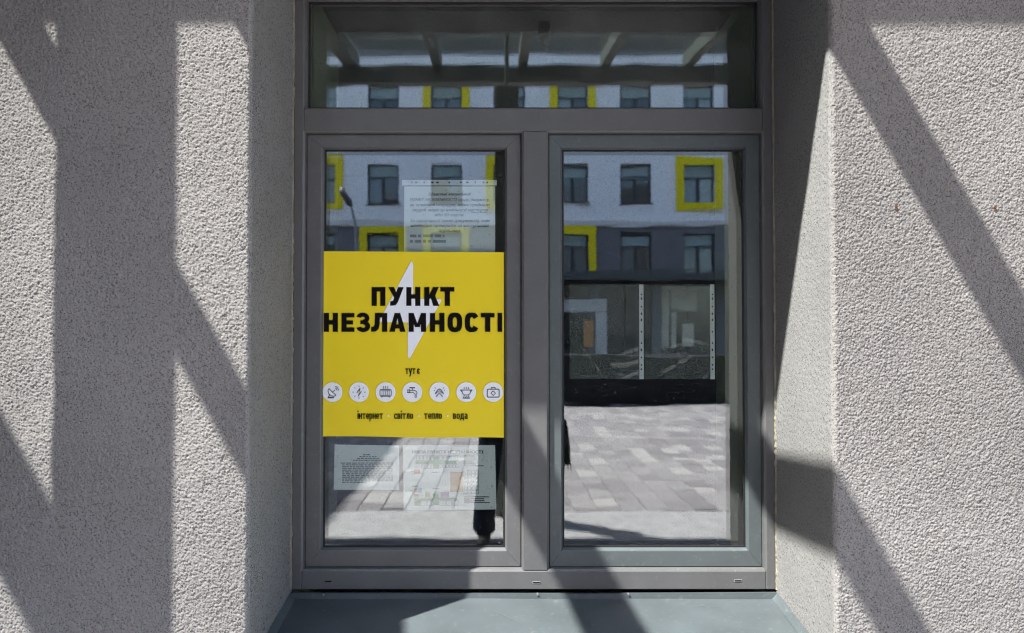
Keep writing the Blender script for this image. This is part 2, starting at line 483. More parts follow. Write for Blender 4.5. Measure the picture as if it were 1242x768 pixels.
facade_patch(PXL, XL, True, 21)
facade_patch(XR, PXR, False, 51)
def reveal_patch(x, sgn, seed):
    st = 0.0036
    y0, y1 = FY + 0.001, 0.012
    nu = int((y1 - y0) / st) + 1; nv = int((ZP1 - ZP0) / st) + 1
    U, V = np.meshgrid(np.linspace(y0, y1, nu), np.linspace(ZP0, ZP1, nv), indexing='ij')
    H = 0.0011 * grains(U + 5, V, 0.0075, 0.0062, seed) + 0.0003 * np.random.default_rng(seed + 6).standard_normal(U.shape) + 0.002 * smooth_noise(U + 3, V + 3, 0.12, seed + 2)
    rnd = np.clip(1 - (U - y0) / 0.010, 0, 1)
    P = np.stack([x + sgn * (-H + 0.004 * rnd ** 2), U, V], -1)
    return wpart(sheet('reveal', 'reveal', wall, P, nu, nv))
reveal_patch(XL, -1, 71)
reveal_patch(XR, 1, 91)
# the rest of the wall, plain
for a in ((-6.6, PXL, FY, 0.5, 0.0, 14.0), (PXR, 14.0, FY, 0.5, 0.0, 14.0)):
    wpart(boxobj('wall_block', a, 'stucco_far', wall))
wpart(boxobj('wall_block', (PXL + 0.001, PXR - 0.001, FY + 0.002, 0.5, ZT + 0.12, 14.0), 'stucco_far', wall))
mbk = MB(); mbk.box(PXL + 0.001, XL - 0.012, FY + 0.010, 0.5, 0.0, ZT + 0.119); wpart(mbk.build('wall_core', 'stucco_far', wall))
mbk = MB(); mbk.box(XR + 0.012, PXR - 0.001, FY + 0.010, 0.5, 0.0, ZT + 0.119); wpart(mbk.build('wall_core', 'stucco_far', wall))
wpart(boxobj('lintel', (XL - 0.011, XR + 0.011, FY + 0.001, 0.06, ZT, ZT + 0.118), 'reveal', wall))
wpart(boxobj('apron', (XL - 0.011, XR + 0.011, FY + 0.001, 0.5, 0.0, ZB - 0.075), 'stucco_far', wall))
# two rusty plug holes with a trickle below
for px, py in ((1086, 251), (1205.5, 252)):
    x, z = at(px, py, FY)
    m_ = MB(); m_.tube([(x, FY - 0.0075, z), (x, FY + 0.004, z)], [0.0028, 0.0028], 10)
    m_.box(x - 0.0016, x + 0.0012, FY - 0.0068, FY - 0.002, z - 0.009, z - 0.002)
    wpart(m_.build('wall_plug', 'rust', wall))

# dark room behind the window
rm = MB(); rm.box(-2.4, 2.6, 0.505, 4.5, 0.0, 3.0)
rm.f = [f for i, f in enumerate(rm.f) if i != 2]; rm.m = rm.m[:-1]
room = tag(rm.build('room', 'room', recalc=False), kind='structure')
for nm, a in (('inner_jamb', (XL - 0.011, XL + 0.035, 0.10, 0.50, ZB - 0.07, ZT)),
              ('inner_jamb', (XR - 0.035, XR + 0.011, 0.10, 0.50, ZB - 0.07, ZT))):
    wpart(boxobj(nm, a, 'inner_jamb', wall))
# room side of the wall, with the opening
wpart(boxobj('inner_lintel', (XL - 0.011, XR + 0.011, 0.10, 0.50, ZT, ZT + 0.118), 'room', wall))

# ------------------------------------------------------------------ the window
win = empty('window', ((XL + XR) / 2, 0, ZB), 'grey framed window with two panes below a wide top light', 'window')
def wp(o):
    o.location = -Vector(win.location); return o
def px_rect(x0, y0, x1, y1, Y):
    a, b = at(x0, (y0 + y1) / 2, Y)[0], at(x1, (y0 + y1) / 2, Y)[0]
    return a, b, at(601, y1, Y)[1], at(601, y0, Y)[1]
def mitred(mb, rect, prof, gapm=0.0):
    """sweep a profile [(inset, y)] round a rectangle with mitred corners"""
    x0, x1, z0, z1 = rect
    def ring(i):
        return [(x0 + i, z0 + i), (x1 - i, z0 + i), (x1 - i, z1 - i), (x0 + i, z1 - i)]
    for k in range(4):
        j = (k + 1) % 4
        dx = np.sign(ring(0)[j][0] - ring(0)[k][0]) * gapm; dz = np.sign(ring(0)[j][1] - ring(0)[k][1]) * gapm
        for (i0, y0), (i1, y1) in zip(prof, prof[1:]):
            a, b = ring(i0), ring(i1)
            mb.poly([(a[k][0] + dx, y0, a[k][1] + dz), (a[j][0] - dx, y0, a[j][1] - dz),
                     (b[j][0] - dx, y1, b[j][1] - dz), (b[k][0] + dx, y1, b[k][1] + dz)])
# outer frame members: two jambs, head, foot rail, cross rail, mullion
S_Y = 0.018       # sash face, set back behind the frame face
jl = at(367, 398, 0)[0]; jr = at(927.5, 398, 0)[0]
zf = at(601, 692.5, 0)[1]; zc0 = at(601, 159, 0)[1]; zc1 = at(601, 131, 0)[1]
ml, mr_ = at(634.5, 398, 0)[0], at(664, 398, 0)[0]
zh = at(601, -5, 0)[1]
fz0, fz1 = ZB + 0.002, ZT - 0.004
xl, xr = XL + 0.005, XR - 0.005
B = 0.0025
wp(boxobj('jamb', (xl, jl, 0, 0.075, fz0, fz1), 'frame', win, b=B))
wp(boxobj('jamb', (jr, xr, 0, 0.075, fz0, fz1), 'frame', win, b=B))
wp(boxobj('foot_rail', (jl + .0005, jr - .0005, 0.0006, 0.075, fz0, zf), 'frame', win, b=B))
wp(boxobj('head_rail', (jl + .0005, jr - .0005, 0.0006, 0.075, zh, fz1), 'frame', win, b=B))
wp(boxobj('cross_rail', (jl + .0005, jr - .0005, 0.0004, 0.075, zc0, zc1), 'frame', win, b=B))
wp(boxobj('mullion', (ml, mr_, 0.0008, 0.075, zf + .0005, zc0 - .0005), 'frame', win, b=B))
# sloping inner ledges between frame face and sash face
def ledges(rect, name='rebate'):
    m_ = MB(); mitred(m_, rect, [(-0.0004, 0.0025), (0.0035, 0.0050), (0.0055, S_Y + 0.001), (0.0055, 0.03)])
    return wp(m_.build(name, 'frame', win, recalc=False))
openL = (jl, ml, zf, zc0); openR = (mr_, jr, zf, zc0)
ledges(openL); ledges(openR)
def sash(rect, glass, m, tagl):
    x0, x1, z0, z1 = rect
    x0 += 0.0065; x1 -= 0.0065; z0 += 0.0065; z1 -= 0.0065
    gx0, gx1, gz0, gz1 = glass
    mb = MB()
    # four mitred members (profile runs from outer edge to glass line; widths differ a little per side)
    o = [(x0, z0), (x1, z0), (x1, z1), (x0, z1)]
    i = [(gx0, gz0), (gx1, gz0), (gx1, gz1), (gx0, gz1)]
    def mixp(k, t): return (o[k][0] * (1 - t) + i[k][0] * t, o[k][1] * (1 - t) + i[k][1] * t)
    prof = [(0.0, 0.05), (0.0, S_Y + 0.002), (0.05, S_Y), (0.86, S_Y), (0.90, S_Y + 0.0015), (1.0, S_Y + 0.012), (1.0, 0.05)]
    for k in range(4):
        j = (k + 1) % 4
        du = Vector((o[j][0] - o[k][0], o[j][1] - o[k][1])).normalized() * 0.00045
        for (t0, y0), (t1, y1) in zip(prof, prof[1:]):
            a, b, c, d = mixp(k, t0), mixp(j, t0), mixp(j, t1), mixp(k, t1)
            mb.poly([(a[0] + du.x, y0, a[1] + du.y), (b[0] - du.x, y0, b[1] - du.y), (c[0] - du.x, y1, c[1] - du.y), (d[0] + du.x, y1, d[1] + du.y)])
    s = wp(mb.build('sash', m, win, recalc=False)); tag(s, tagl)
    gk = MB()
    mitred(gk, (gx0 - 0.0005, gx1 + 0.0005, gz0 - 0.0005, gz1 + 0.0005), [(0, S_Y + 0.0125), (0.0055, S_Y + 0.0135), (0.0068, GLASS_Y + 0.001)])
    gk.build('gasket', 'gasket', s, recalc=False)
    p = MB(); p.box(gx0 - 0.006, gx1 + 0.006, GLASS_Y, GLASS_Y + 0.024, gz0 - 0.006, gz1 + 0.006)
    pane = p.build('pane', 'glass', s)
    # dark spacer bar between the two sheets of the glazing unit
    return s
gL = px_rect(391.5, 180.5, 612.5, 665.5, S_Y)
gR = px_rect(682.5, 180.5, 904.5, 665.5, S_Y)
sash(openL, gL, 'frame', None)
sash(openR, gR, 'sash_blue', 'blue grey sash of the right pane')
# top light glazed straight into the frame
tr_rect = (jl, jr, zc1, zh)
m_ = MB(); mitred(m_, tr_rect, [(-0.0004, 0.0030), (0.004, 0.012), (0.0065, GLASS_Y - 0.003), (0.0065, GLASS_Y + 0.03)])
wp(m_.build('glazing_bead', 'frame', win, recalc=False))
m_ = MB(); mitred(m_, (jl + .006, jr - .006, zc1 + .006, zh - .006), [(0, GLASS_Y - 0.004), (0.0055, GLASS_Y - 0.003), (0.0068, GLASS_Y + 0.001)])
wp(m_.build('gasket', 'gasket', win, recalc=False))
p = MB(); p.box(jl - 0.002, jr + 0.002, GLASS_Y + 0.0005, GLASS_Y + 0.0245, zc1 - 0.002, zh + 0.002); wp(p.build('pane', 'glass_dusty', win))
# drainage slots in the foot rail
for px, py, bare in ((398, 705.5, True), (650.5, 706.5, False), (895, 704.5, False)):
    x, z = at(px, py, 0)
    m_ = MB()
    m_.box(x - 0.0125, x + 0.0125, -0.0006, 0.004, z - 0.0034, z + 0.0034, 1)
    m_.box(x - 0.0112, x + 0.0112, -0.0012, 0.003, z - 0.0012, z + 0.0024, 0)
    wp(m_.build('drain_slot', ['slot', 'frame' if bare else 'slot_edge'], win))
# ragged sealant along the sides of the frame
for side, x in ((0, XL), (1, XR)):
    m_ = MB(); n = 240; pts = []
    for k in range(n + 1):
        z = fz0 + (fz1 - fz0) * k / n
        w = 0.0012 + 0.0028 * max(0, random.gauss(0.25, 0.5)) * (0.4 + 0.8 * abs(math.sin(z * 3.1 + side)))
        pts.append((z, min(w, 0.010), random.uniform(-0.0035, -0.0005)))
    for (z0, w0, y0), (z1, w1, y1) in zip(pts, pts[1:]):
        s_ = 1 if side == 0 else -1
        m_.poly([(x - s_ * 0.002, y0 - 0.004, z0), (x + s_ * w0 + s_ * 0.0035, y0, z0), (x + s_ * w1 + s_ * 0.0035, y1, z1), (x - s_ * 0.002, y1 - 0.004, z1)])
        m_.poly([(x + s_ * w0 + s_ * 0.0035, y0, z0), (x + s_ * w0 + s_ * 0.0035, 0.01, z0), (x + s_ * w1 + s_ * 0.0035, 0.01, z1), (x + s_ * w1 + s_ * 0.0035, y1, z1)])
    wp(m_.build('sealant', 'seal', win, smooth=True))

# metal sill, sloping outwards, with upstand, end lips and drip edge
sl = math.tan(R(8.0)); zs0 = at(601, 725, -0.004)[1]
def zsill(y): return zs0 + (y + 0.004) * sl
m_ = MB()
ys = [-0.004, -0.10, -0.20, -0.30, FY - 0.045]
xs = np.linspace(XL + 0.004, XR - 0.004, 13)
for j in range(len(ys) - 1):
    for i in range(len(xs) - 1):
        q = []
        for (a, b) in ((i, j), (i + 1, j), (i + 1, j + 1), (i, j + 1)):
            wob = 0.0012 * math.sin(xs[a] * 7 + ys[b] * 11)
            q.append((xs[a], ys[b], zsill(ys[b]) + wob * (0 < b)))
        m_.poly(q)
m_.box(XL + 0.004, XR - 0.004, FY - 0.047, FY - 0.045, zsill(FY - .045) - 0.03, zsill(FY - .045) + 0.001)
import bmesh
sill = wp(m_.build('sill', 'sill', win, smooth=True))
m_ = MB()
zu = at(601, 717.5, -0.004)[1]
for i in range(24):
    xa, xb = XL + 0.006 + (XR - XL - .012) * i / 24, XL + 0.006 + (XR - XL - .012) * (i + 1) / 24
    f_ = lambda x: -0.0050 - 0.0035 * abs(math.sin(x * 3.0)) - 0.002 * math.sin(x * 9)
    g_ = lambda x: zu - 0.003 - 0.0028 * math.sin((x + 0.6) * 2.2)
    m_.poly([(xa, f_(xa) - 0.004, zs0 - 0.001), (xb, f_(xb) - 0.004, zs0 - 0.001), (xb, f_(xb), g_(xb)), (xa, f_(xa), g_(xa))])
    m_.poly([(xa, f_(xa), g_(xa)), (xb, f_(xb), g_(xb)), (xb, 0.002, g_(xb) - 0.001), (xa, 0.002, g_(xa) - 0.001)])
m_.build('upstand', 'sill', sill, smooth=False)
for x, s_ in ((XL, 1), (XR, -1)):
    m_ = MB()
    for j in range(len(ys) - 1):
        ya, yb = ys[j], ys[j + 1]
        m_.poly([(x + s_ * 0.003, ya, zsill(ya) + 0.018), (x + s_ * 0.003, yb, zsill(yb) + 0.018), (x + s_ * 0.022, yb, zsill(yb) + 0.0006), (x + s_ * 0.022, ya, zsill(ya) + 0.0006)])
    m_.build('end_lip', 'sill', sill)
for px in (393, 652, 762):
    x, z = at(px, 720.5, -0.006)
    m_ = MB(); m_.tube([(x, -0.014, z), (x, -0.002, z)], [0.0030, 0.0036], 8); m_.build('screw', 'screw', sill)

# a few pale scratches on the sill
for (x0, y0, x1, y1) in ((-0.02, -0.07, 0.10, -0.17), (0.42, -0.10, 0.50, -0.16), (0.60, -0.05, 0.72, -0.065)):
    d = Vector((x1 - x0, y1 - y0)).normalized(); nrm = Vector((-d.y, d.x)) * 0.0007
    m_ = MB(); n = 8
    P_ = [(x0 + (x1 - x0) * k / n, y0 + (y1 - y0) * k / n, math.sin(math.pi * k / n)) for k in range(n + 1)]
    for (xa, ya, wa), (xb, yb, wb) in zip(P_, P_[1:]):
        up = 0.0022
        m_.poly([(xa + nrm.x * wa, ya + nrm.y * wa, zsill(ya) + up), (xb + nrm.x * wb, yb + nrm.y * wb, zsill(yb) + up), (xb - nrm.x * wb, yb - nrm.y * wb, zsill(yb) + up), (xa - nrm.x * wa, ya - nrm.y * wa, zsill(ya) + up)])
    m_.build('scratch', 'scratch', sill, recalc=False)

# ------------------------------------------------------------------ lettering helpers (drawn in the x-z plane, facing the camera)
def text_mesh(name, body, x, z, y, h, m, parent, width=None, align='CENTER', bold=0.0, shear=0.0):
    """h = cap height in metres; width scales the line to that width"""
    c = bpy.data.curves.new('lettering', 'FONT'); c.body = body; c.align_x = align; c.size = 1.0
    c.shear = shear; c.resolution_u = 2
    o = bpy.data.objects.new('lettering', c); C.objects.link(o)
    bpy.context.view_layer.update()
    dg = bpy.context.evaluated_depsgraph_get()
    me = bpy.data.meshes.new_from_object(o.evaluated_get(dg))
    bpy.data.objects.remove(o)
    co = np.empty(len(me.vertices) * 3); me.vertices.foreach_get('co', co); co = co.reshape(-1, 3)
    s = h / 0.70
    w = co[:, 0].max() - co[:, 0].min()
    sx = width / w if width else s
    X = x + co[:, 0] * sx; Z = z + co[:, 1] * s
    if width and align == 'CENTER':
        X = x + (co[:, 0] - (co[:, 0].max() + co[:, 0].min()) / 2) * sx
    if width and align == 'LEFT':
        X = x + (co[:, 0] - co[:, 0].min()) * sx
    me.vertices.foreach_set('co', np.stack([X, np.full_like(X, y), Z], -1).reshape(-1))
    me.materials.clear(); me.materials.append(M[m]); me.update()
    if bold > 0:                                   # heavier strokes: the outline printed three times, a hair apart
        import bmesh
        bm = bmesh.new(); bm.from_mesh(me)
        b_ = bold * s
        base = list(bm.verts) + list(bm.edges) + list(bm.faces)
        for k, dx in enumerate((-b_, b_)):
            gk = bmesh.ops.duplicate(bm, geom=base)['geom']
            for v in gk:
                if isinstance(v, bmesh.types.BMVert): v.co.x += dx; v.co.y -= 0.00006 * (k + 1)
        bm.to_mesh(me); bm.free()
    return link(name, me, parent)

class Ink:
    """flat strokes in picture pixels on plane Y; each stroke a hair in front of the last"""
    def __init__(s, Y, fx): s.mb = MB(); s.Y = Y; s.k = 0; s.fx = fx
    def P(s, p): x, z = s.fx(*p); return (x, s.Y - s.k * 0.00004, z)
    def poly(s, pts): s.mb.poly([s.P(p) for p in pts]); s.k += 1
    def strip(s, A, Bp):
        for a, b, c, d in zip(A, A[1:], Bp[1:], Bp): s.mb.poly([s.P(a), s.P(b), s.P(c), s.P(d)])
        s.k += 1
    def line(s, pts, w):
        pts = [Vector(p) for p in pts]
        A, Bq = [], []
        for i, p in enumerate(pts):
            d = (pts[min(i + 1, len(pts) - 1)] - pts[max(i - 1, 0)]).normalized()
            n = Vector((-d.y, d.x)) * w / 2
            A.append(p + n); Bq.append(p - n)
        s.strip(A, Bq)
    def ring(s, cx, cy, r0, r1, a0=0, a1=360, n=28, ex=1.0):
        A = []; Bq = []
        for k in range(n + 1):
            t = R(a0 + (a1 - a0) * k / n)
            A.append((cx + r1 * math.cos(t) * ex, cy + r1 * math.sin(t))); Bq.append((cx + r0 * math.cos(t) * ex, cy + r0 * math.sin(t)))
        s.strip(A, Bq)
    def disc(s, cx, cy, r, n=40): s.poly([(cx + r * math.cos(2 * math.pi * k / n), cy + r * math.sin(2 * math.pi * k / n)) for k in range(n)])
    def build(s, name, m, parent): return s.mb.build(name, m, parent, recalc=False)

# ------------------------------------------------------------------ yellow poster on the outside of the left pane
PY = GLASS_Y - 0.0055
fp = lambda px, py: at(px, py, PY)
cx0, cz0 = fp(501.5, 418)
poster = empty('poster', (cx0, PY, fp(501, 530)[1]), 'yellow poster with a white lightning bolt and black lettering on the left pane', 'poster')
def pp(o): o.location = -Vector(poster.location); return o
m_ = MB(); nu, nv = 24, 24
cor = [(391.8, 529.5), (611.3, 531.2), (611.3, 306.0), (391.8, 304.8)]
def pcorner(u, v):
    bx = cor[0][0] * (1 - u) * (1 - v) + cor[1][0] * u * (1 - v) + cor[2][0] * u * v + cor[3][0] * (1 - u) * v
    by = cor[0][1] * (1 - u) * (1 - v) + cor[1][1] * u * (1 - v) + cor[2][1] * u * v + cor[3][1] * (1 - u) * v
    if v < 0.02: by -= 1.0 * math.sin(u * 9) * 0.5
    x, z = fp(bx, by)
    y = PY + 0.0012 - 0.0012 * max(0, 0.04 - u) / 0.04 - 0.0008 * max(0, u - 0.97) / 0.03
    return (x, y, z)
us = [0, .02, .04, .06] + list(np.linspace(.1, .95, 18)) + [.97, .985, 1]
G = [[pcorner(u, v) for v in np.linspace(0, 1, nv)] for u in us]
for i in range(len(us) - 1):
    for j in range(nv - 1): m_.poly([G[i][j], G[i + 1][j], G[i + 1][j + 1], G[i][j + 1]])
sheet_o = pp(m_.build('sheet', 'yellow', poster, smooth=True, recalc=False))
Z5 = 235 / 1242.0
def q(zx, zy): return (385 + zx * Z5, 310 + zy * Z5)
def rounded(pts, r, n=6):
    out = []
    N = len(pts)
    for i in range(N):
        p, a, b = Vector(pts[i]), Vector(pts[i - 1]), Vector(pts[(i + 1) % N])
        da, db = (a - p).normalized(), (b - p).normalized()
        ang = da.angle(db); t = min(r / math.tan(ang / 2), (a - p).length * .45, (b - p).length * .45)
        s0, s1 = p + da * t, p + db * t
        for k in range(n + 1):
            u = k / n; out.append(tuple(s0 * (1 - u) ** 2 + p * 2 * u * (1 - u) + s1 * u * u))
    return out
ik = Ink(PY - 0.0006, fp)
bolt = [q(600, 32), q(613, 62), q(614, 268), q(800, 284), q(620, 640), q(600, 672), q(580, 640), q(579, 422), q(398, 432), q(430, 350)]
# two halves of the bolt, each convex enough to fill
up = rounded([q(606, 28), q(614, 60), q(614, 430), q(392, 428)], 2.2)
lo = rounded([q(588, 668), q(580, 640), q(579, 276), q(800, 279)], 2.2)
ik.poly(up); ik.poly(lo)
pp(ik.build('lightning_bolt', 'white_print', poster))
# heavy title letters
ik = Ink(PY - 0.0012, fp)
def rect(x0, y0, x1, y1): ik.poly([q(x0, y0), q(x1, y0), q(x1, y1), q(x0, y1)])
def gl(ch, x0, x1, y0, y1):
    w = 33.0; b = 28.0; ym = (y0 + y1) / 2; xm = (x0 + x1) / 2
    if ch == 'П': rect(x0, y0, x0 + w, y1); rect(x1 - w, y0, x1, y1); rect(x0, y0, x1, y0 + b)
    elif ch == 'Н': rect(x0, y0, x0 + w, y1); rect(x1 - w, y0, x1, y1); rect(x0, ym - 14, x1, ym + 14)
    elif ch == 'Т': rect(x0, y0, x1, y0 + b); rect(xm - w / 2, y0, xm + w / 2, y1)
    elif ch == 'І': rect(x0, y0, x1, y1)
    elif ch == 'Е': rect(x0, y0, x0 + w, y1); rect(x0, y0, x1, y0 + b); rect(x0, ym - 13, x1 - 9, ym + 13); rect(x0, y1 - b, x1, y1)
    elif ch == 'К':
        rect(x0, y0, x0 + w, y1)
        ik.poly([q(x1 - 38, y0), q(x1 - 2, y0), q(x0 + 66, ym + 3), q(x0 + 33, ym + 14), q(x0 + 28, ym - 2)])
        ik.poly([q(x0 + 38, ym - 4), q(x0 + 66, ym - 12), q(x1 + 2, y1), q(x1 - 37, y1)])
    elif ch == 'А':
        ik.poly([q(xm - 18, y0), q(xm + 6, y0), q(x0 + 35, y1), q(x0, y1)]); ik.poly([q(xm - 6, y0), q(xm + 18, y0), q(x1, y1), q(x1 - 35, y1)])
        rect(x0 + 25, y1 - 46, x1 - 25, y1 - 21)
    elif ch == 'М':
        rect(x0, y0, x0 + w, y1); rect(x1 - w, y0, x1, y1)
        ik.poly([q(x0, y0), q(x0 + 32, y0), q(xm + 8, y1 - 30), q(xm - 14, y1 - 30)]); ik.poly([q(x1 - 32, y0), q(x1, y0), q(xm + 14, y1 - 30), q(xm - 8, y1 - 30)])
    elif ch == 'Л':
        rect(x1 - w, y0, x1, y1); rect(x0 + 25, y0, x1, y0 + b)
        ik.poly([q(x0 + 25, y0), q(x0 + 56, y0), q(x0 + 54, y1 - 44), q(x0 + 22, y1 - 44)])
        ik.poly([q(x0 + 22, y1 - 45), q(x0 + 54, y1 - 45), q(x0 + 47, y1 - 17), q(x0 + 28, y1 - 2), q(x0, y1), q(x0, y1 - 29), q(x0 + 17, y1 - 33)])
    elif ch == 'У':
        ik.poly([q(x0, y0), q(x0 + 36, y0), q(xm + 14, y0 + 62), q(xm - 4, y0 + 82)])
        ik.poly([q(x1 - 36, y0), q(x1, y0), q(x0 + 62, y1 - 25), q(x0 + 46, y1 - 4), q(x0 + 12, y1), q(x0 + 12, y1 - 28), q(x0 + 30, y1 - 32)])
    elif ch in 'ОС':
        rx, ry = (x1 - x0) / 2, (y1 - y0) / 2 + 2; cyy = ym; A = []; Bq = []
        a0, a1 = (0, 360) if ch == 'О' else (48, 312)
        def se(rx_, ry_, t):
            c_, s_ = math.cos(t), math.sin(t); e = 0.72
            return q(xm + rx_ * math.copysign(abs(c_) ** e, c_), cyy + ry_ * math.copysign(abs(s_) ** e, s_))
        if ch == 'О':
            for k in range(45):
                t = R(360 * k / 44); A.append(se(rx, ry, t)); Bq.append(se(rx - w, ry - 29, t))
        else:
            for k in range(37):
                t = R(30 + 300 * k / 36); A.append(se(rx, ry, t)); Bq.append(se(rx - w, ry - 29, t))
        ik.strip(A, Bq)
    elif ch == 'З':
        def arc(cx, cy, ro_x, ro_y, ri_x, ri_y, a0, a1):
            A = []; Bq = []
            for k in range(21):
                t = R(a0 + (a1 - a0) * k / 20)
                A.append(q(cx + ro_x * math.cos(t), cy + ro_y * math.sin(t))); Bq.append(q(cx + ri_x * math.cos(t), cy + ri_y * math.sin(t)))
            ik.strip(A, Bq)
        arc(xm - 2, y0 + 33, 42, 35, 13, 10, -165, 90); arc(xm, y1 - 35, 45, 37, 14, 11, -90, 165)
        rect(xm - 18, ym - 13, xm + 6, ym + 11)
for ch, a, b in (('П', 348, 412), ('У', 455, 553), ('Н', 570, 660), ('К', 685, 780), ('Т', 788, 878)):
    if ch == 'П': a, b = 348, 436
    gl(ch, a, b, 203, 323)
for ch, a, b in (('Н', 42, 132), ('Е', 155, 238), ('З', 250, 338), ('Л', 345, 448), ('А', 462, 565), ('М', 585, 697), ('Н', 722, 815), ('О', 835, 928), ('С', 945, 1035), ('Т', 1048, 1135), ('І', 1155, 1184)):
    gl(ch, a, b, 369, 489)
pp(ik.build('title_lettering', 'ink', poster))
# small condensed words drawn letter by letter: (advance, strokes) with x-height 1, baseline 0, y up
GLY = {
 'і': (.0, [[(0, 0), (0, 1)], [(0, 1.22), (0, 1.48)]]),
 'н': (.52, [[(0, 0), (0, 1)], [(.52, 0), (.52, 1)], [(0, .52), (.52, .52)]]),
 'п': (.52, [[(0, 0), (0, 1)], [(.52, 0), (.52, 1)], [(-.12, .89), (.64, .89)]]),
 'т': (.66, [[(-.10, .89), (.76, .89)], [(.33, 0), (.33, .9)]]),
 'о': (.52, [[(.26, .89), (.06, .80), (0, .55), (0, .40), (.06, .18), (.26, .10), (.46, .18), (.52, .40), (.52, .55), (.46, .80), (.26, .89)]]),
 'с': (.48, [[(.50, .66), (.44, .82), (.26, .89), (.06, .80), (0, .55), (0, .40), (.06, .18), (.26, .10), (.44, .17), (.50, .33)]]),
 'є': (.48, [[(.50, .68), (.44, .82), (.26, .89), (.06, .80), (0, .55), (0, .40), (.06, .18), (.26, .10), (.44, .17), (.50, .32)], [(0, .5), (.38, .5)]]),
 'е': (.52, [[(0, .46), (.52, .46), (.50, .72), (.40, .87), (.26, .90), (.06, .80), (0, .55), (0, .40), (.06, .18), (.26, .10), (.44, .15), (.52, .28)]]),
 'р': (.52, [[(0, -.42), (0, 1)], [(0, .86), (.30, .89), (.48, .76), (.52, .50), (.48, .22), (.30, .10), (0, .13)]]),
 'в': (.48, [[(0, 0), (0, 1)], [(0, .89), (.34, .88), (.44, .72), (.32, .53), (0, .52)], [(.28, .52), (.48, .38), (.46, .20), (.30, .11), (0, .11)]]),
 'л': (.56, [[(.54, 0), (.54, 1)], [(.14, .89), (.6, .89)], [(.16, .92), (.14, .40), (.08, .15), (-.06, .10)]]),
 'д': (.62, [[(.52, .05), (.52, 1)], [(.12, .89), (.58, .89)], [(.14, .92), (.12, .4), (.04, .11)], [(-.08, .11), (.68, .11)], [(-.04, .15), (-.04, -.26)], [(.64, .15), (.64, -.26)]]),
 'а': (.48, [[(.02, .76), (.10, .87), (.26, .90), (.42, .82), (.46, .62), (.46, 0)], [(.46, .55), (.20, .54), (.02, .42), (0, .26), (.08, .13), (.24, .10), (.46, .22)]]),
 'у': (.56, [[(-.02, 1), (.30, .06)], [(.60, 1), (.26, -.18), (.14, -.34), (-.02, -.34)]]),
}
def ptext(body, px0, px1, py_base, xh):
    ik = Ink(PY - 0.0016, fp); adv = 0.0; place = []
    for ch in body:
        if ch == ' ': adv += 0.35; continue
        w, st = GLY[ch]; place.append((adv, st)); adv += w + 0.34
    adv -= 0.34
    sx = (px1 - px0) / adv
    for a_, st in place:
        for pl_ in st: ik.line([(px0 + (a_ + x) * sx, py_base - y * xh) for x, y in pl_], 1.28)
    return pp(ik.build('lettering', 'ink', poster))
ptext('тут є', 492.2, 508.6, 453.8, 7.0)
ptext('інтернет', 434.4, 464.0, 508.3, 6.9)
ptext('світло', 478.7, 500.5, 508.3, 6.9)
ptext('тепло', 515.0, 535.4, 508.3, 6.9)
ptext('вода', 550.2, 566.6, 508.3, 6.9)
for x in (471.2, 508.4, 543.0):
    ik = Ink(PY - 0.0016, fp); ik.disc(x, 504.4, 1.25, 12)
    pp(ik.build('separator_dot', 'white_print', poster))
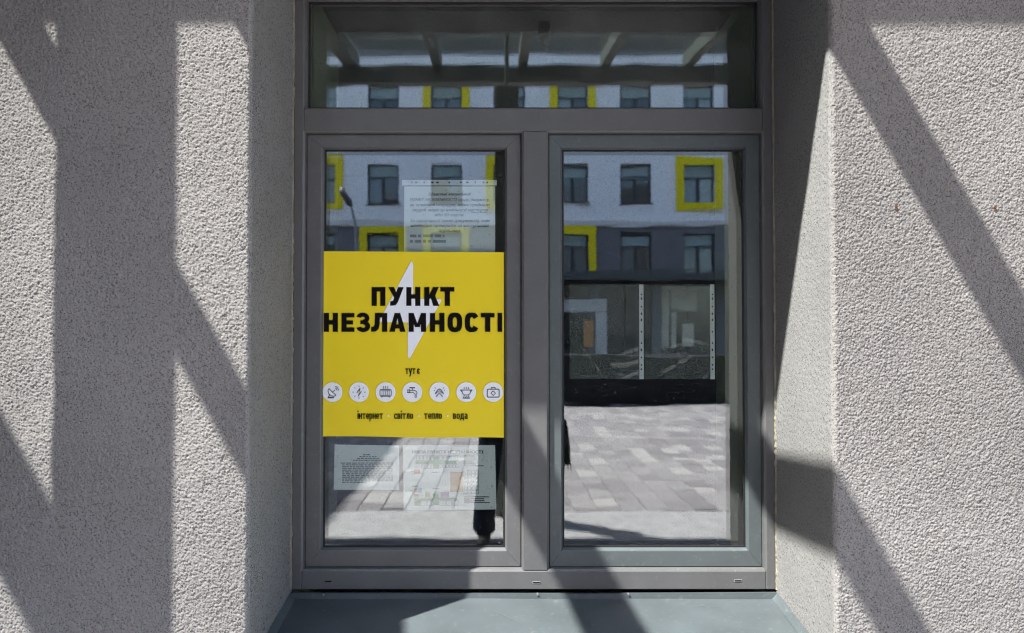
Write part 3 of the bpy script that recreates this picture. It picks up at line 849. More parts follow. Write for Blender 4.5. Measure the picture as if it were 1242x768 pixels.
# the seven round pictograms
cxs = (403.4, 435.6, 467.8, 500.2, 533.0, 565.6, 598.2)
for k, cx in enumerate(cxs):
    cy = 475.7
    ik = Ink(PY - 0.0010, fp); ik.disc(cx, cy, 12.0)
    d_ = pp(ik.build('icon_disc', 'white_print', poster))
    ik = Ink(PY - 0.0016, fp); W = 0.95
    L = lambda *p, w=W: ik.line([(cx + a, cy + b) for a, b in p], w)
    if k == 0:      # dish aerial
        L((-4.2, -4.5), (-5.5, -1.5), (-4.5, 2.2), (-1, 4.6), (2, 4.9), (4.3, 3.6)); L((-4.2, -4.5), (0, 0), (4.3, 3.6)); L((0, 0), (3.4, -3.0))
        ik.ring(cx + 2.6, cy - 2.6, 2.2, 3.1, -80, 10, 8); ik.ring(cx + 2.6, cy - 2.6, 4.0, 4.9, -80, 10, 8)
        L((-3.5, 3.2), (-5, 6.4)); L((-5.8, 6.6), (1.6, 6.6), w=1.6)
    elif k == 1:    # lightning in rays
        L((1.2, -4.8), (-2.6, 0.6), (0.2, 0.4), (-1.0, 4.8), (2.9, -1.0), (0.2, -0.7), (1.2, -4.8), w=1.2)
        for a in range(0, 360, 45):
            c_, s_ = math.cos(R(a)), math.sin(R(a)); L((6.4 * c_, 6.4 * s_), (7.9 * c_, 7.9 * s_))
    elif k == 2:    # radiator
        pts = rounded([(-6.8, -3.2), (6.8, -3.2), (6.8, 5.0), (-6.8, 5.0)], 1.6); L(*(pts + pts[:1]))
        for a in (-4.4, -2.2, 0, 2.2, 4.4): L((a, -1.8), (a, 3.8), w=0.6)
        L((-5.6, -1.9), (5.6, -1.9), w=.6); L((-5.6, 3.9), (5.6, 3.9), w=.6); L((-4.4, 5), (-4.4, 6.6)); L((4.4, 5), (4.4, 6.6))
        for a in (-2.6, 0, 2.6): L((a - .3, -7.4), (a + .4, -6.2), (a - .3, -5.2), (a + .3, -4.2), w=0.8)
    elif k == 3:    # water tap
        L((-6.6, -2.6), (-3.2, -2.6), w=0.9); L((-6.6, 0.4), (-3.2, 0.4)); L((-3.2, -3.6), (-3.2, 1.4)); L((-5.4, -3.2), (-5.4, 1.0))
        L((-3.2, -2.2), (3, -2.2), (5.4, -0.4), (5.6, 2.2)); L((-3.2, 0.6), (1.6, 0.6), (2.8, 2.2)); L((2.6, 2.4), (6, 2.4))
        L((0, -2.4), (0, -5.2)); L((-3.4, -5.4), (3.4, -5.4), w=1.4); ik.ring(cx + 4.2, cy + 5.2, 0.9, 1.6, 0, 360, 14)
    elif k == 4:    # warming hands
        L((-5.2, 2.2), (-2.0, -2.6), (0, -4.0), (2.0, -2.6), (5.2, 2.2), w=1.3); L((-4, 5.6), (0, 0.8), (4, 5.6), w=1.3); L((-2.4, -2.0), (-3.2, 1.6)); L((2.4, -2.0), (3.2, 1.6))
        L((-1.6, 0.2), (0.2, -1.9), (1.8, 0.4)); L((-4.6, -4.4), (-5.6, -5.8)); L((4.6, -4.4), (5.6, -5.8)); L((-5.6, -1.8), (-6.6, -2.4)); L((5.6, -1.8), (6.6, -2.4))
    elif k == 5:    # hot pot
        L((-7.2, -2.6), (7.2, -2.6), w=1.1); L((-5.4, -2.4), (-4.6, 1.6), (-2.6, 3.4), (2.6, 3.4), (4.6, 1.6), (5.4, -2.4)); L((-7.2, -2.6), (-5.6, -0.6)); L((7.2, -2.6), (5.6, -0.6))
        L((-4.4, 7.2), (4.4, 7.2), w=1.2); L((-3.4, 7), (-2.4, 4.0)); L((3.4, 7), (2.4, 4.0)); L((-1.4, 7), (0, 5), (1.4, 7))
        for a in (-2.6, 0, 2.6): L((a, -6.4), (a, -3.8), w=0.9)
    else:           # first aid case
        pts = rounded([(-7.2, -3.6), (7.2, -3.6), (7.2, 6.0), (-7.2, 6.0)], 1.6); L(*(pts + pts[:1]), w=1.2)
        L((-2.6, -3.6), (-2.2, -5.8), (2.2, -5.8), (2.6, -3.6), w=1.2); L((0, -1.6), (2.8, 1.2), (0, 4.0), (-2.8, 1.2), (0, -1.6), w=1.1)
    ik.build('pictogram', 'ink_grey', d_)

# ------------------------------------------------------------------ sheets behind the glass
BY = GLASS_Y + 0.027           # just behind the inner sheet of glass
fb = lambda px, py: at(px, py, BY)
def paper(name, corners, label, cat='paper sheet', curl=0.0):
    cxm = sum(c[0] for c in corners) / 4; cym = max(c[1] for c in corners)
    x, z = fb(cxm, cym)
    o = empty(name, (x, BY, z), label, cat)
    m_ = MB()
    pts = [fb(*c) for c in corners]
    n = 10
    def P(u, v):
        a = Vector(pts[0]) * (1 - u) * (1 - v) + Vector(pts[1]) * u * (1 - v) + Vector(pts[2]) * u * v + Vector(pts[3]) * (1 - u) * v
        return (a.x, BY + 0.0022 + curl * math.sin(u * 5 + v * 3) * 0.001, a.y)
    for i in range(n):
        for j in range(n): m_.poly([P(i / n, j / n), P((i + 1) / n, j / n), P((i + 1) / n, (j + 1) / n), P(i / n, (j + 1) / n)])
    s = m_.build('sheet', 'paper', o, smooth=True, recalc=False); s.location = -Vector(o.location)
    return o
def line_on(o, body, xc, yb, cap, wpx, m='print_dark', bold=0.0, shear=0.0, align='CENTER', nm='lettering'):
    x, z = fb(xc, yb); w = wpx / F * (BY - CAM.y)
    t = text_mesh(nm, body, x, z, BY + 0.0012, cap / 362.0, m, o, width=w, bold=bold, shear=shear, align=align)
    t.location = -Vector(o.location); return t
def bars(o, lst, m, nm, y=BY + 0.0012):
    m_ = MB()
    for k, (x0, y0, x1, y1) in enumerate(lst):
        a = fb(x0, y0); b = fb(x1, y1); yy = y - 0.00002 * (k % 9)
        m_.poly([(a[0], yy, b[1]), (b[0], yy, b[1]), (b[0], yy, a[1]), (a[0], yy, a[1])])
    t = m_.build(nm, m, o, recalc=False); t.location = -Vector(o.location)
    if len(lst) > 5: tag(t, kind='stuff')
    return t

# notice in a clear file, top of the left pane
o = paper('notice', [(490, 340), (600.5, 340), (600.5, 226), (490, 226)], 'white notice with slanted lettering in a punched plastic file above the yellow poster', 'notice')
LN = [('Шановні мешканці!', 545.5, 237.2, 52, 1), ('ПУНКТ НЕЗЛАМНОСТІ щодо бюджету,', 545.5, 244.0, 97, 1),
      ('як основний осередок, може приймати', 545.5, 250.2, 97, 1), ('людей лише за наявності паспорта', 545.5, 256.4, 92, 1),
      ('або ID карти.', 545, 262.4, 36, 1), ('За відсутності таких документів, вам', 545.5, 269.4, 97, 1),
      ('необхідно прямувати за наступними', 545.5, 275.4, 95, 1), ('адресами:', 545.5, 281.4, 27, 1)]
for body, xc, yb, w, b_ in LN: line_on(o, body, xc, yb, 3.6, w, 'print_dark', bold=0.03, shear=0.25)
bars(o, [(571, 257.6, 591, 258.2)], 'print_dark', 'underline')
bl = []
for y0, x1 in ((284.5, 539), (291, 541.5)):
    x = 497.0
    while x < x1:
        bl.append((x, y0, min(x + 4, x1), y0 + 3.4)); x += 4 if random.random() < .7 else 6
bars(o, bl, 'print_mid', 'blurred_lines')
# clear sleeve round the notice with its punched strip
def hole_strip(o, x0, y0, x1, y1, vertical, holes, yy):
    m_ = MB(); a = fb(x0, y0); b = fb(x1, y1)
    m_.poly([(a[0], yy, b[1]), (b[0], yy, b[1]), (b[0], yy, a[1]), (a[0], yy, a[1])])
    s = m_.build('punched_strip', 'white_print', o, recalc=False); s.location = -Vector(o.location)
    h_ = MB()
    for (hx, hy, rx, ry) in holes:
        cx, cz = fb(hx, hy); k = 1 / 362.0
        h_.poly([(cx + rx * k * math.cos(t), yy - 0.0003, cz + ry * k * math.sin(t)) for t in [2 * math.pi * i / 14 for i in range(14)]])
    tag(h_.build('punch_holes', 'slot', s, recalc=False), kind='stuff')
HS = (0.06, 0.11, 0.20, 0.29, 0.36, 0.50, 0.64, 0.71, 0.80, 0.89, 0.945)
hole_strip(o, 487.5, 218.3, 602.5, 225.0, False, [(487.5 + 115 * t, 221.3, 1.9 if i in (1, 3, 4, 7) else 1.25, 1.15) for i, t in enumerate((.105, .15, .235, .32, .375, .50, .62, .69, .775, .86, .90))], BY + 0.0010)
def film(o, x0, y0, x1, y1, seed, amp):
    nu, nv = 60, 74
    a = fb(x0, y1); b = fb(x1, y0)
    U, V = np.meshgrid(np.linspace(0, 1, nu), np.linspace(0, 1, nv), indexing='ij')
    rng = np.random.default_rng(seed)
    H = 0.5 * smooth_noise(U + 1, V + 1, 0.35, seed)
    for k in range(6):
        c = rng.random(2); t = rng.uniform(-0.9, 0.9); L_ = rng.uniform(.15, .45)
        du = (U - c[0]) * math.cos(t) + (V - c[1] * 0.55) * math.sin(t); dv = -(U - c[0]) * math.sin(t) + (V - c[1] * .55) * math.cos(t)
        H += 0.5 * np.exp(-(dv / 0.03) ** 2) * np.clip(1 - np.abs(du) / L_, 0, 1)
    P = np.stack([a[0] + (b[0] - a[0]) * U, BY + 0.004 + amp * H, a[1] + (b[1] - a[1]) * V], -1)
    s = sheet('film', 'film', o, P, nu, nv); s.location = -Vector(o.location); return s
# two sheets under the poster
o = paper('text_sheet', [(404.6, 594.3), (483.8, 594.6), (484.3, 540.6), (405.6, 539.4)], 'small sheet of dense lettering taped below the poster, left of the floor plan', 'paper sheet')
ls = []
for y, x0, x1 in ((551.0, 440, 449), (553.4, 436, 457), (555.8, 433, 460), (558.0, 428, 465)):
    x = x0
    while x < x1:
        w = random.uniform(2, 5); ls.append((x, y, min(x + w, x1), y + 1.1)); x += w + 0.9
for r_ in range(12):
    y = 561.3 + r_ * 2.15; x = 415 if r_ else 413
    xe = 476.5 if r_ < 11 else 444
    while x < xe:
        w = random.uniform(2, 6); ls.append((x, y, min(x + w, xe), y + 1.1)); x += w + random.uniform(.8, 1.5)
bars(o, ls, 'print_dark', 'lettering')
o = paper('floor_plan', [(489.5, 619.6), (602, 618.2), (600.5, 540.2), (488.6, 540.0)], 'floor plan with green and ochre rooms below the poster', 'floor plan')
line_on(o, 'МАПА ПУНКТУ НЕЗЛАМНОСТІ', 543.0, 550.2, 3.6, 86, 'print_dark', bold=0.05)
Zp = 220 / 1242.0
def zr(x0, y0, x1, y1): return (395 + x0 * Zp, 535 + y0 * Zp, 395 + x1 * Zp, 535 + y1 * Zp)
for col, nm, rs in (('green', 'green_room', [(615, 138, 735, 158), (735, 102, 775, 190), (775, 138, 895, 158), (605, 390, 735, 408), (605, 409, 650, 445), (735, 360, 775, 440), (775, 390, 900, 408)]),
                    ('ochre', 'ochre_hall', [(852, 212, 942, 350)]), ('red', 'red_room', [(605, 195, 648, 225)]),
                    ('blue', 'blue_room', [(832, 102, 862, 136), (628, 322, 658, 354)]), ('violet', 'violet_room', [(785, 350, 845, 385)]),
                    ('orange', 'orange_room', [(605, 328, 626, 352), (605, 365, 640, 384)]), ('sand', 'sand_room', [(680, 348, 716, 388)])):
    for r_ in rs: bars(o, [zr(*r_)], 'plan_' + col, nm)
ls = []
def outline(x0, y0, x1, y1, t=3):
    for r_ in ((x0, y0, x1, y0 + t), (x0, y1 - t, x1, y1), (x0, y0, x0 + t, y1), (x1 - t, y0, x1, y1)): ls.append(zr(*r_))
for x in range(620, 735, 24): outline(x, 100, x + 22, 136)
for x in range(780, 900, 26): outline(x, 100, x + 22, 136)
for x in range(652, 735, 44): outline(x, 410, x + 40, 444)
for x in range(780, 910, 44): outline(x, 410, x + 40, 444)
for x in range(946, 1050, 26):
    for y in range(198, 345, 28): outline(x, y, x + 24, y + 26)
for x in range(655, 735, 22): outline(x, 162, x + 20, 190)
for x in range(780, 905, 22): outline(x, 162, x + 20, 184)
bars(o, ls, 'print_mid', 'room_outlines')
ls = []
for y in (98, 113, 128, 141, 155, 168): ls.append(zr(948, y, random.randint(1010, 1095), y + 5))
for y in (380, 393, 406, 420): ls.append(zr(948, y, random.randint(1080, 1135), y + 6))
for x, y, w in ((725, 212, 60), (730, 325, 55), (580, 205, 22), (575, 340, 22), (590, 308, 40)): ls.append(zr(x, y, x + w, y + 5))
bars(o, ls, 'print_dark', 'legend_lines')
# two empty clear files behind the right pane
for k, (x0, x1, sx0, sx1, lab) in enumerate(((691, 780.5, 775.2, 781.0, 'empty wrinkled plastic file behind the right pane, nearer the mullion'),
                                         (782.5, 867, 861.2, 867.2, 'empty wrinkled plastic file behind the right pane, nearer the right jamb'))):
    x, z = fb((x0 + x1) / 2, 460)
    o = empty('plastic_file', (x, BY, z), lab, 'plastic file', 'empty files behind the right pane')
    film(o, x0, 345.0, x1, 460, 31 + k * 7, 0.0032)
    hole_strip(o, sx0, 345.0, sx1, 460, True, [((sx0 + sx1) / 2, 345 + 115 * t, 1.05, 1.7 if i in (1, 3, 4, 7) else 1.1) for i, t in enumerate((.105, .15, .235, .31, .375, .50, .62, .69, .77, .85, .895))], BY + 0.0010)

# small white sensor under the head of the recess
x, y, z = 0.19, FY + 0.075, ZT
o = empty('sensor_box', (x, y, z), 'small white sensor box under the head of the recess, seen mirrored in the top light', 'sensor')
m_ = MB(); m_.box(-0.024, 0.024, -0.02, 0.02, -0.045, -0.001, b=0.004); m_.build('housing', 'white_plastic', o)
m_ = MB(); m_.tube([(0.0, -0.005, -0.044), (0.0, -0.03, -0.058), (0.014, -0.045, -0.062)], 0.008, 8); m_.build('swivel_head', 'white_plastic', o)

# ------------------------------------------------------------------ glass canopy over the entrance (its shadows fall on the wall)
can = empty('glass_canopy', (0, FY, 0), 'dark steel canopy with glass roof, seen mirrored in the top light', 'canopy')
def cp(o): o.location = (0, -FY, 0); return o
ZC, PITCH_C = 3.51, 0.11             # underside at the wall, rise per metre outwards
FRONT = FY - 3.47
COL = FY - 2.83
def zc(y): return ZC + PITCH_C * (FY - y)
def sloped(name, x0, x1, y0, y1, h0, h1, m):
    m_ = MB(); m_.box(x0, x1, y0, y1, 0, 1, b=0.0)
    m_.v = [(x, y, zc(y) + (h0 if z < 0.5 else h1)) for x, y, z in m_.v]
    return cp(m_.build(name, m, can))
raf = [-1.596 - 1.17 + 0.754 * i for i in range(-4, 13)]
for i, x in enumerate(raf):
    w = 0.185 if i == 4 else 0.13 if i == 6 else 0.08
    x += -0.06 if i == 6 else -0.03 if i == 7 else 0.0
    sloped('rafter', x - w / 2, x + w / 2, FRONT - 0.06, FY - 0.005, 0.002, 0.12, 'canopy_steel')
for a, b in zip(raf, raf[1:]):
    sloped('glass_panel', a + 0.004, b - 0.004, FRONT - 0.12, FY - 0.424, 0.124, 0.132, 'clear')
cp(boxobj('front_beam', (raf[0] - 0.1, raf[-1] + 0.1, FRONT - 0.05, FRONT + 0.05, zc(FRONT) - 0.17, zc(FRONT) - 0.006), 'canopy_steel', can, b=0.004))
cp(boxobj('wall_gutter', (raf[0] - 0.1, raf[-1] + 0.1, FY - 0.419, FY - 0.012, ZC - 0.001, ZC + 0.17), 'soffit', can, b=0.004))
for x in (-4.4, 0.092, 4.6):
    cp(boxobj('column', (x - 0.095, x + 0.095, COL - 0.07, COL + 0.07, -0.002, 3.47), 'canopy_steel', can, b=0.006))
    m_ = MB(); m_.tube([(x, COL, 3.468), (x, COL, zc(COL) + 0.06)], 0.018, 10); cp(m_.build('column_pin', 'canopy_steel', can))
for x in (-1.565, 5.8):
    cp(boxobj('wall_post', (x - 0.069, x + 0.069, FY - 0.411, FY - 0.279, -0.002, ZC - 0.001), 'canopy_steel', can, b=0.005))

# ------------------------------------------------------------------ building across the yard (mirrored in the glass)
OD = 31.0
def ox(px): return mir(px, 398, OD)[0]
def oz(py): return mir(601, py, OD)[2]
OY = mir(601, 398, OD)[1]
bld = empty('office_building', (0, OY, 0), 'white and dark grey building with yellow window surrounds, mirrored in the window panes', 'building')
def bp_(o): o.location = (0, -OY, 0); return o
bay = 77.0
WX = {c: (ox(445 + bay * (c - 1) ), ox(445 + bay * (c - 1) + 38)) for c in range(-5, 13)}
fl = oz(190) - oz(287)
z_top_B = oz(199); hh_ = 1.78
zb_rows = [oz(330.5), z_top_B - hh_, oz(102) - hh_, oz(102) - hh_ + 3.5, oz(102) - hh_ + 7.0]
zt_rows = [z + hh_ for z in zb_rows]
yel = {(0, 1), (0, 2), (0, 4), (1, 0), (1, 3), (1, 6), (2, 2), (2, 4), (0, -2), (1, -3), (2, -1), (1, 9), (0, 8), (2, 8)}
x_lo, x_hi = WX[-5][0] - 1.4, WX[12][1] + 1.4
z_split = oz(270.5); z_roof = 21.0; z_base = oz(345)
def facade(zlo, zhi, rows, m, nm):
    xsb = sorted([x_lo, x_hi] + [v for c in WX.values() for v in c])
    zsb = sorted([zlo, zhi] + [z for r_ in rows for z in (zb_rows[r_], zt_rows[r_])])
    mb = MB()
    for i in range(len(xsb) - 1):
        for j in range(len(zsb) - 1):
            xm = (xsb[i] + xsb[i + 1]) / 2; zm = (zsb[j] + zsb[j + 1]) / 2
            hole = any(a < xm < b for a, b in WX.values()) and any(zb_rows[r_] < zm < zt_rows[r_] for r_ in rows)
            if not hole:
                mb.poly([(xsb[i], OY, zsb[j]), (xsb[i + 1], OY, zsb[j]), (xsb[i + 1], OY, zsb[j + 1]), (xsb[i], OY, zsb[j + 1])])
            else:
                a, b, c, d = xsb[i], xsb[i + 1], zsb[j], zsb[j + 1]; Y2 = OY - 0.30
                mb.poly([(a, OY, c), (a, Y2, c), (a, Y2, d), (a, OY, d)]); mb.poly([(b, OY, c), (b, Y2, c), (b, Y2, d), (b, OY, d)])
                mb.poly([(a, OY, c), (b, OY, c), (b, Y2, c), (a, Y2, c)]); mb.poly([(a, OY, d), (b, OY, d), (b, Y2, d), (a, Y2, d)])
    return bp_(mb.build(nm, m, bld, recalc=False))
facade(z_split, z_roof, (1, 2, 3, 4), 'white_wall', 'upper_wall')
facade(z_base, z_split, (0,), 'dark_wall', 'lower_wall')
bp_(boxobj('cornice', (x_lo, x_hi, OY + 0.004, OY + 0.10, z_split - 0.16, z_split + 0.10), 'cornice', bld))
bp_(boxobj('core', (x_lo, x_hi, OY - 12, OY - 0.31, 0.0, z_roof), 'dark_wall', bld))
bp_(boxobj('parapet', (x_lo - .1, x_hi + .1, OY - 12.1, OY + 0.12, z_roof + .002, z_roof + 0.35), 'cornice', bld))
# one window, shared by all
wW = WX[1][1] - WX[1][0]; wH = hh_
fr_ = MB(); fw = 0.075
for a in ((0, wW, 0, fw), (0, wW, wH - fw, wH), (0, fw, fw, wH - fw), (wW - fw, wW, fw, wH - fw), (fw, wW - fw, wH * .66 - .04, wH * .66 + .04), (wW / 2 - .07, wW / 2 + .07, fw, wH * .66 - .04)):
    fr_.box(a[0], a[1], -0.06, 0.0, a[2], a[3])
t = fr_.build('window', 'w_frame'); me_f = t.data; bpy.data.objects.remove(t)
panes = []
for a in ((fw, wW / 2 - .07, fw, wH * .66 - .04), (wW / 2 + .07, wW - fw, fw, wH * .66 - .04)):
    p = MB(); p.box(a[0], a[1], -0.045, -0.03, a[2], a[3]); t = p.build('pane', 'w_pane'); panes.append([t.data] + [t.data.copy() for _ in range(2)])
    for q_, mm in ((1, 'w_pane_pale'), (2, 'w_pane_dark')): panes[-1][q_].materials.clear(); panes[-1][q_].materials.append(M[mm])
    bpy.data.objects.remove(t)
p = MB(); p.box(fw, wW - fw, -0.045, -0.028, wH * .66 + .04, wH - fw); t = p.build('top_pane_reflection', 'w_top_refl'); me_b = t.data; bpy.data.objects.remove(t)  # top pane panel with its reflection put into the colour
p = MB(); sw = 0.34
for a in ((-sw, 0, -sw, wH + sw), (wW, wW + sw, -sw, wH + sw), (0, wW, -sw, 0), (0, wW, wH, wH + sw)): p.box(a[0], a[1], 0.004, 0.10, a[2], a[3])
t = p.build('window_surround', 'sur_yellow'); me_s = t.data; bpy.data.objects.remove(t)
p = MB(); p.box(-.06, wW + .06, 0.004, 0.09, -0.05, -0.002); t = p.build('window_ledge', 'w_frame'); me_l = t.data; bpy.data.objects.remove(t)
for r_ in range(5):
    for c in WX:
        w_ = link('window', me_f, bld, (WX[c][0], -0.20, zb_rows[r_]))
        for pm_ in panes:
            pn = link('pane', pm_[random.choice((0, 0, 1, 2))], w_); pn.rotation_euler = (random.uniform(-.01, .01), 0, random.uniform(-.012, .012))
        link('top_pane_reflection', me_b, w_)
        if (r_, c) in yel: link('window_surround', me_s, w_, (0, 0.20, 0))
        else: link('window_ledge', me_l, w_, (0, 0.20, 0))
# ground floor: awning and dark shop glazing between piers
bp_(boxobj('awning', (x_lo, x_hi, OY + 0.002, OY + 1.2, z_base + 0.1, oz(331)), 'metal_dark', bld))
x = x_lo
k = 0
while x + 2.9 < x_hi:
    bp_(boxobj('pier', (x, x + 0.42, OY - 0.30, OY - 0.004, 0.0, z_base - .004), 'dark_wall', bld))
    for h in (0, 1):
        a = x + 0.42 + h * 1.23
        bp_(boxobj('shop_pane', (a + 0.03, a + 1.20, OY - 0.24, OY - 0.22, 0.25, z_base - .06), 'shop_pane', bld))
    x += 2.88; k += 1
bp_(boxobj('plinth', (x_lo, x_hi, OY - 0.305, OY - 0.003, -0.05, 0.24), 'black_stone', bld))
# pale portal and cream panels painting the brightness of a ground-floor window
for a, nm, m in (((ox(683), ox(735), OY + .01, OY + .20, oz(378), oz(362)), 'portal', 'cornice'), ((ox(722), ox(735), OY + .012, OY + .198, 0.0, oz(379)), 'portal', 'cornice'),
                 ((ox(797), ox(813), OY - .20, OY - .18, oz(421), oz(354)), 'window_light_panel', 'cream'), ((ox(816), ox(822), OY - .20, OY - .18, oz(421), oz(378)), 'window_light_panel', 'cream'),
                 ((ox(816), ox(847), OY - .20, OY - .18, oz(376), oz(352)), 'window_light_panel', 'cream'), ((ox(829), ox(843), OY - .20, OY - .18, oz(421), oz(392)), 'window_light_panel', 'cream')):
    bp_(boxobj(nm, a, m, bld))
ob = empty('advertising_board', (ox(711), OY + 0.8, 0.0), 'orange upright board by the pale portal across the yard', 'board')
m_ = MB(); m_.box(-0.22, 0.22, -0.02, 0.02, 0.70, 1.90, b=0.01); m_.build('panel', 'orange_board', ob)
m_ = MB(); m_.box(-0.34, 0.34, -0.18, 0.18, -0.06, 0.098, b=0.01); m_.box(-0.03, 0.03, -0.015, 0.015, 0.099, 0.699); m_.build('foot', 'metal_dark', ob)

# low dark stone wall along the far edge of the paving
lw = empty('garden_wall', (3, PY1 - 0.2, 0), 'low dark stone wall at the far edge of the paving, mirrored in the right pane', 'wall')
m_ = MB(); m_.box(-9.5, 11, -0.16, 0.16, -0.06, 0.90, b=0.01); m_.build('body', 'black_stone', lw)
m_ = MB(); m_.box(-9.52, 11.02, -0.20, 0.20, 0.902, 0.96, b=0.01); m_.build('coping', 'black_stone', lw)
# street lamp with a curved arm
lx, ly, _ = mir(434, 398, 20.0)
lamp = empty('street_lamp', (lx, ly, -0.06), 'slim street lamp with curved arm, mirrored in the left pane above the poster', 'street lamp')
def lp(px, py):
    a = mir(px, py, 20.0); return (a[0] - lx, 0.0, a[2] + 0.06)
m_ = MB(); m_.tube([(0, 0, 0), lp(434, 330), lp(433, 300), lp(431.5, 275), lp(428, 258), lp(424, 248)], [0.075, 0.06, 0.05, 0.045, 0.04, 0.035], 10); m_.build('pole', 'lamp_metal', lamp, smooth=True)
m_ = MB(); m_.tube([lp(427, 251), lp(425, 247.5), lp(419, 238), lp(414, 230.5), lp(412.5, 229)], [0.03, 0.085, 0.10, 0.085, 0.03], 10); m_.build('lamp_head', 'metal_dark', lamp, smooth=True)

# side wing of the building, out of the picture on the left (its eaves shade the paving there)
wing = empty('side_wing', (-9.82, -6.5, 0), 'grey stucco side wing left of the entrance yard, outside the picture', 'building')
m_ = MB(); m_.box(-3.0, 2.93, -8.0, 6.1, 0.0, 10.0); m_.build('wall', 'stucco_far', wing)
m_ = MB(); m_.box(-3.1, 2.96, -8.05, 6.1, 10.002, 10.25); m_.build('parapet', 'cornice', wing)

# ------------------------------------------------------------------ photographer (seen only as a mirror image beside the poster)
def skin(name, joints, edges, m, parent, sub=2):
    me = bpy.data.meshes.new(name)
    me.from_pydata([j[0] for j in joints], edges, [])
    o = link(name, me, parent)
    md = o.modifiers.new('skin', 'SKIN'); md.use_smooth_shade = True
    for i, j in enumerate(joints):
        r_ = j[1]; me.skin_vertices[0].data[i].radius = r_ if isinstance(r_, tuple) else (r_, r_)
    me.skin_vertices[0].data[0].use_root = True
    sd = o.modifiers.new('sub', 'SUBSURF'); sd.levels = sub; sd.render_levels = sub
    me.materials.append(M[m])
    bpy.context.view_layer.update()
    dg = bpy.context.evaluated_depsgraph_get()
    m2 = bpy.data.meshes.new_from_object(o.evaluated_get(dg))
    o.modifiers.clear(); o.data = m2
    m2.materials.clear(); m2.materials.append(M[m])
    m2.polygons.foreach_set('use_smooth', [True] * len(m2.polygons))
    return o
px0, pyy = 0.075, CAM.y - 0.24
per = empty('person', (px0, pyy, 0), 'person in black coat and dark trousers taking the picture, mirrored beside the poster', 'person')
# local frame: faces +y
hips = (0, 0, 0.88)
HL, HR = (-0.10, 0, 0.84), (0.11, 0, 0.84)
KL, KR = (-0.125, 0.03, 0.46), (0.14, 0.02, 0.46)
AL, AR = (-0.15, 0.0, 0.075), (0.17, 0.0, 0.075)
hx = -px0
SL, SR = (-0.19, 0.0, 1.30), (0.18, 0.0, 1.30)
EL, ER = (-0.25, 0.10, 1.12), (0.22, 0.10, 1.12)
WL, WR = (hx - 0.085, 0.155, 1.455), (hx + 0.085, 0.155, 1.455)
body = skin('body', [(hips, 0.13), ((0, 0, 1.08), 0.115), ((0, 0, 1.26), 0.13), ((0, 0.0, 1.34), 0.07), ((hx * .6, 0.01, 1.42), 0.052), ((hx, 0.0, 1.50), 0.074), ((hx, 0.0, 1.58), 0.082), ((hx, -0.005, 1.65), 0.05),
             (SL, 0.055), (EL, 0.042), (WL, 0.028), (SR, 0.055), (ER, 0.042), (WR, 0.028),
             (HL, 0.085), (KL, 0.055), (AL, 0.038), ((-0.165, 0.11, 0.035), 0.03), (HR, 0.085), (KR, 0.055), (AR, 0.038), ((0.195, 0.11, 0.035), 0.03),
             ((hx, 0.085, 1.545), 0.016)],
            [(0, 1), (1, 2), (2, 3), (3, 4), (4, 5), (5, 6), (6, 7), (2, 8), (8, 9), (9, 10), (2, 11), (11, 12), (12, 13), (0, 14), (14, 15), (15, 16), (16, 17), (0, 18), (18, 19), (19, 20), (20, 21), (6, 22)], 'skin', per)
for s_, W_ in ((-1, WL), (1, WR)):
    for k in range(4):
        base = Vector(W_) + Vector((-s_ * 0.004, 0.012, 0.03 - k * 0.018))
        tip = base + Vector((-s_ * 0.012, 0.045 - k * 0.003, 0.004)); end = tip + Vector((-s_ * 0.03, 0.008, 0))
        skin('finger', [(tuple(base), 0.009), (tuple(tip), 0.0085), (tuple(end), 0.007)], [(0, 1), (1, 2)], 'skin', body, 1)
    base = Vector(W_) + Vector((-s_ * 0.012, 0.0, -0.01))
    skin('thumb', [(tuple(base), 0.010), (tuple(base + Vector((-s_ * 0.025, 0.012, 0.022))), 0.0095), (tuple(base + Vector((-s_ * 0.038, 0.016, 0.045))), 0.008)], [(0, 1), (1, 2)], 'skin', body, 1)
coat = skin('coat', [((0, 0, 1.0), (0.20, 0.15)), ((0, 0, 0.70), (0.23, 0.17)), ((0, 0, 1.12), (0.185, 0.14)), ((0, 0, 1.26), (0.17, 0.13)), ((0, 0.0, 1.36), 0.075), (SL, 0.075), (EL, 0.062), ((EL[0] * .35 + WL[0] * .65, 0.14, 1.35), 0.05),
             (SR, 0.075), (ER, 0.062), ((ER[0] * .35 + WR[0] * .65, 0.14, 1.35), 0.05)],
            [(0, 1), (0, 2), (2, 3), (3, 4), (3, 5), (5, 6), (6, 7), (3, 8), (8, 9), (9, 10)], 'cloth_black', per)
skin('trousers', [((0, 0, 0.86), (0.15, 0.13)), (HL, 0.105), (KL, 0.082), ((AL[0] - .005, 0.005, 0.22), 0.082), ((AL[0] - .005, 0.01, 0.045), 0.09), (HR, 0.105), (KR, 0.082), ((AR[0], 0.005, 0.22), 0.082), ((AR[0], 0.01, 0.045), 0.09)], [(0, 1), (1, 2), (2, 3), (3, 4), (0, 5), (5, 6), (6, 7), (7, 8)], 'cloth_navy', per)
for A_ in (AL, AR):
    skin('shoe', [((A_[0], -0.035, 0.05), (0.048, 0.045)), ((A_[0], 0.05, 0.045), (0.048, 0.042)), ((A_[0] + (.02 if A_[0] > 0 else -.02), 0.15, 0.035), (0.045, 0.032)), ((A_[0] + (.025 if A_[0] > 0 else -.025), 0.19, 0.03), (0.03, 0.024))], [(0, 1), (1, 2), (2, 3)], 'shoe', per)
skin('hair', [((hx, -0.02, 1.60), 0.088), ((hx, -0.025, 1.65), 0.068), ((hx, -0.05, 1.52), 0.066)], [(0, 1), (0, 2)], 'hair', per)
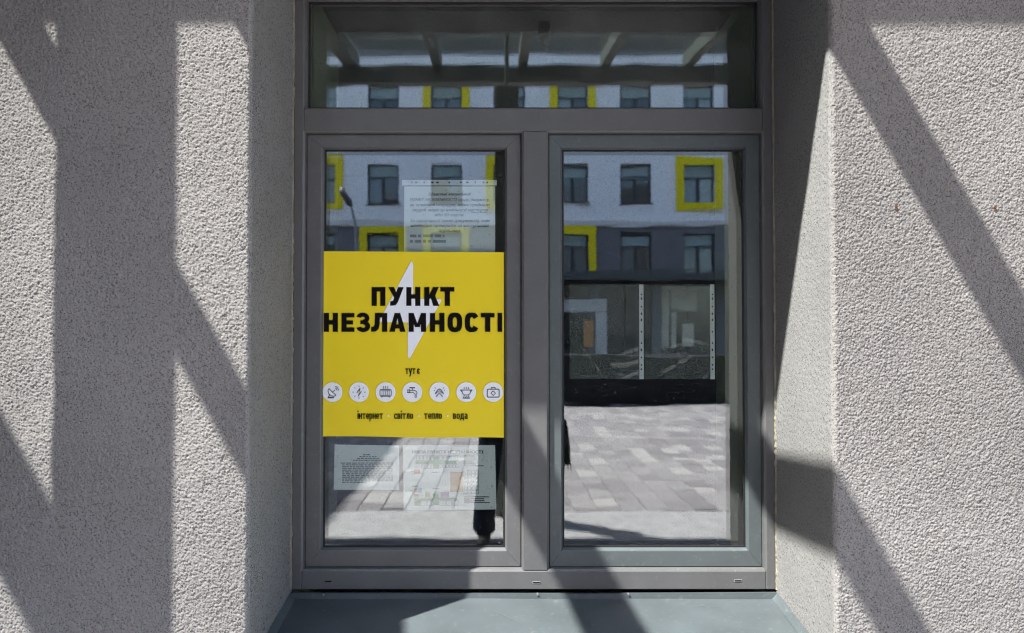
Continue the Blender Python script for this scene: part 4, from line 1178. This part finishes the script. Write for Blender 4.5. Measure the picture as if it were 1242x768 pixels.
# the camera in the hands
pc = empty('photo_camera', (0, CAM.y - 0.10, 1.455), 'black photo camera held up by the person, hidden in the mirror image', 'camera')
m_ = MB(); m_.box(-0.065, 0.065, -0.03, 0.025, 0.0, 0.088, b=0.006); m_.box(-0.025, 0.025, -0.028, 0.02, 0.089, 0.115, b=0.005); m_.build('body', 'cam_black', pc)
m_ = MB(); m_.tube([(0, 0.026, 0.045), (0, 0.05, 0.045), (0, 0.0505, 0.045), (0, 0.082, 0.045)], [0.034, 0.034, 0.038, 0.038], 24); m_.build('lens', 'cam_black', pc)
# shoulder bag at the hip
sb = empty('shoulder_bag', (px0 + 0.34, pyy + 0.02, 0.56), 'black bag hanging at the hip of the person, edge mirrored in the right pane', 'bag')
m_ = MB()
nz_ = 8
for j in range(nz_ + 1):
    t_ = j / nz_; z_ = 0.30 * t_; w = 0.11 - 0.03 * t_ ** 2; d_ = 0.07 - 0.02 * t_
    k0 = len(m_.v)
    m_.v += [(w * math.copysign(abs(math.cos(a)) ** .6, math.cos(a)), d_ * math.copysign(abs(math.sin(a)) ** .6, math.sin(a)), z_) for a in [2 * math.pi * i / 20 for i in range(20)]]
    if j:
        for i in range(20): m_.f.append((k0 - 20 + i, k0 - 20 + (i + 1) % 20, k0 + (i + 1) % 20, k0 + i)); m_.m.append(0)
m_.f.append(tuple(range(20))[::-1]); m_.f.append(tuple(range(len(m_.v) - 20, len(m_.v)))); m_.m += [0, 0]
m_.build('bag_body', 'cloth_black', sb, smooth=True)
m_ = MB(); m_.tube([(-0.06, 0, 0.30), (-0.14, 0.02, 0.55), (-0.22, 0.03, 0.74), (-0.34, 0.0, 0.83), (-0.30, -0.14, 0.70), (-0.10, -0.09, 0.40), (0.05, 0, 0.30)], 0.012, 6); m_.build('strap', 'cloth_black', sb)
for a in (0.06, 0.085, 0.105):
    m_ = MB(); m_.tube([(a, 0.0, 0.01), (a + 0.008, 0.0, -0.02), (a + 0.004, 0, -0.05)], [0.006, 0.005, 0.002], 6); m_.build('tassel', 'cloth_black', sb)
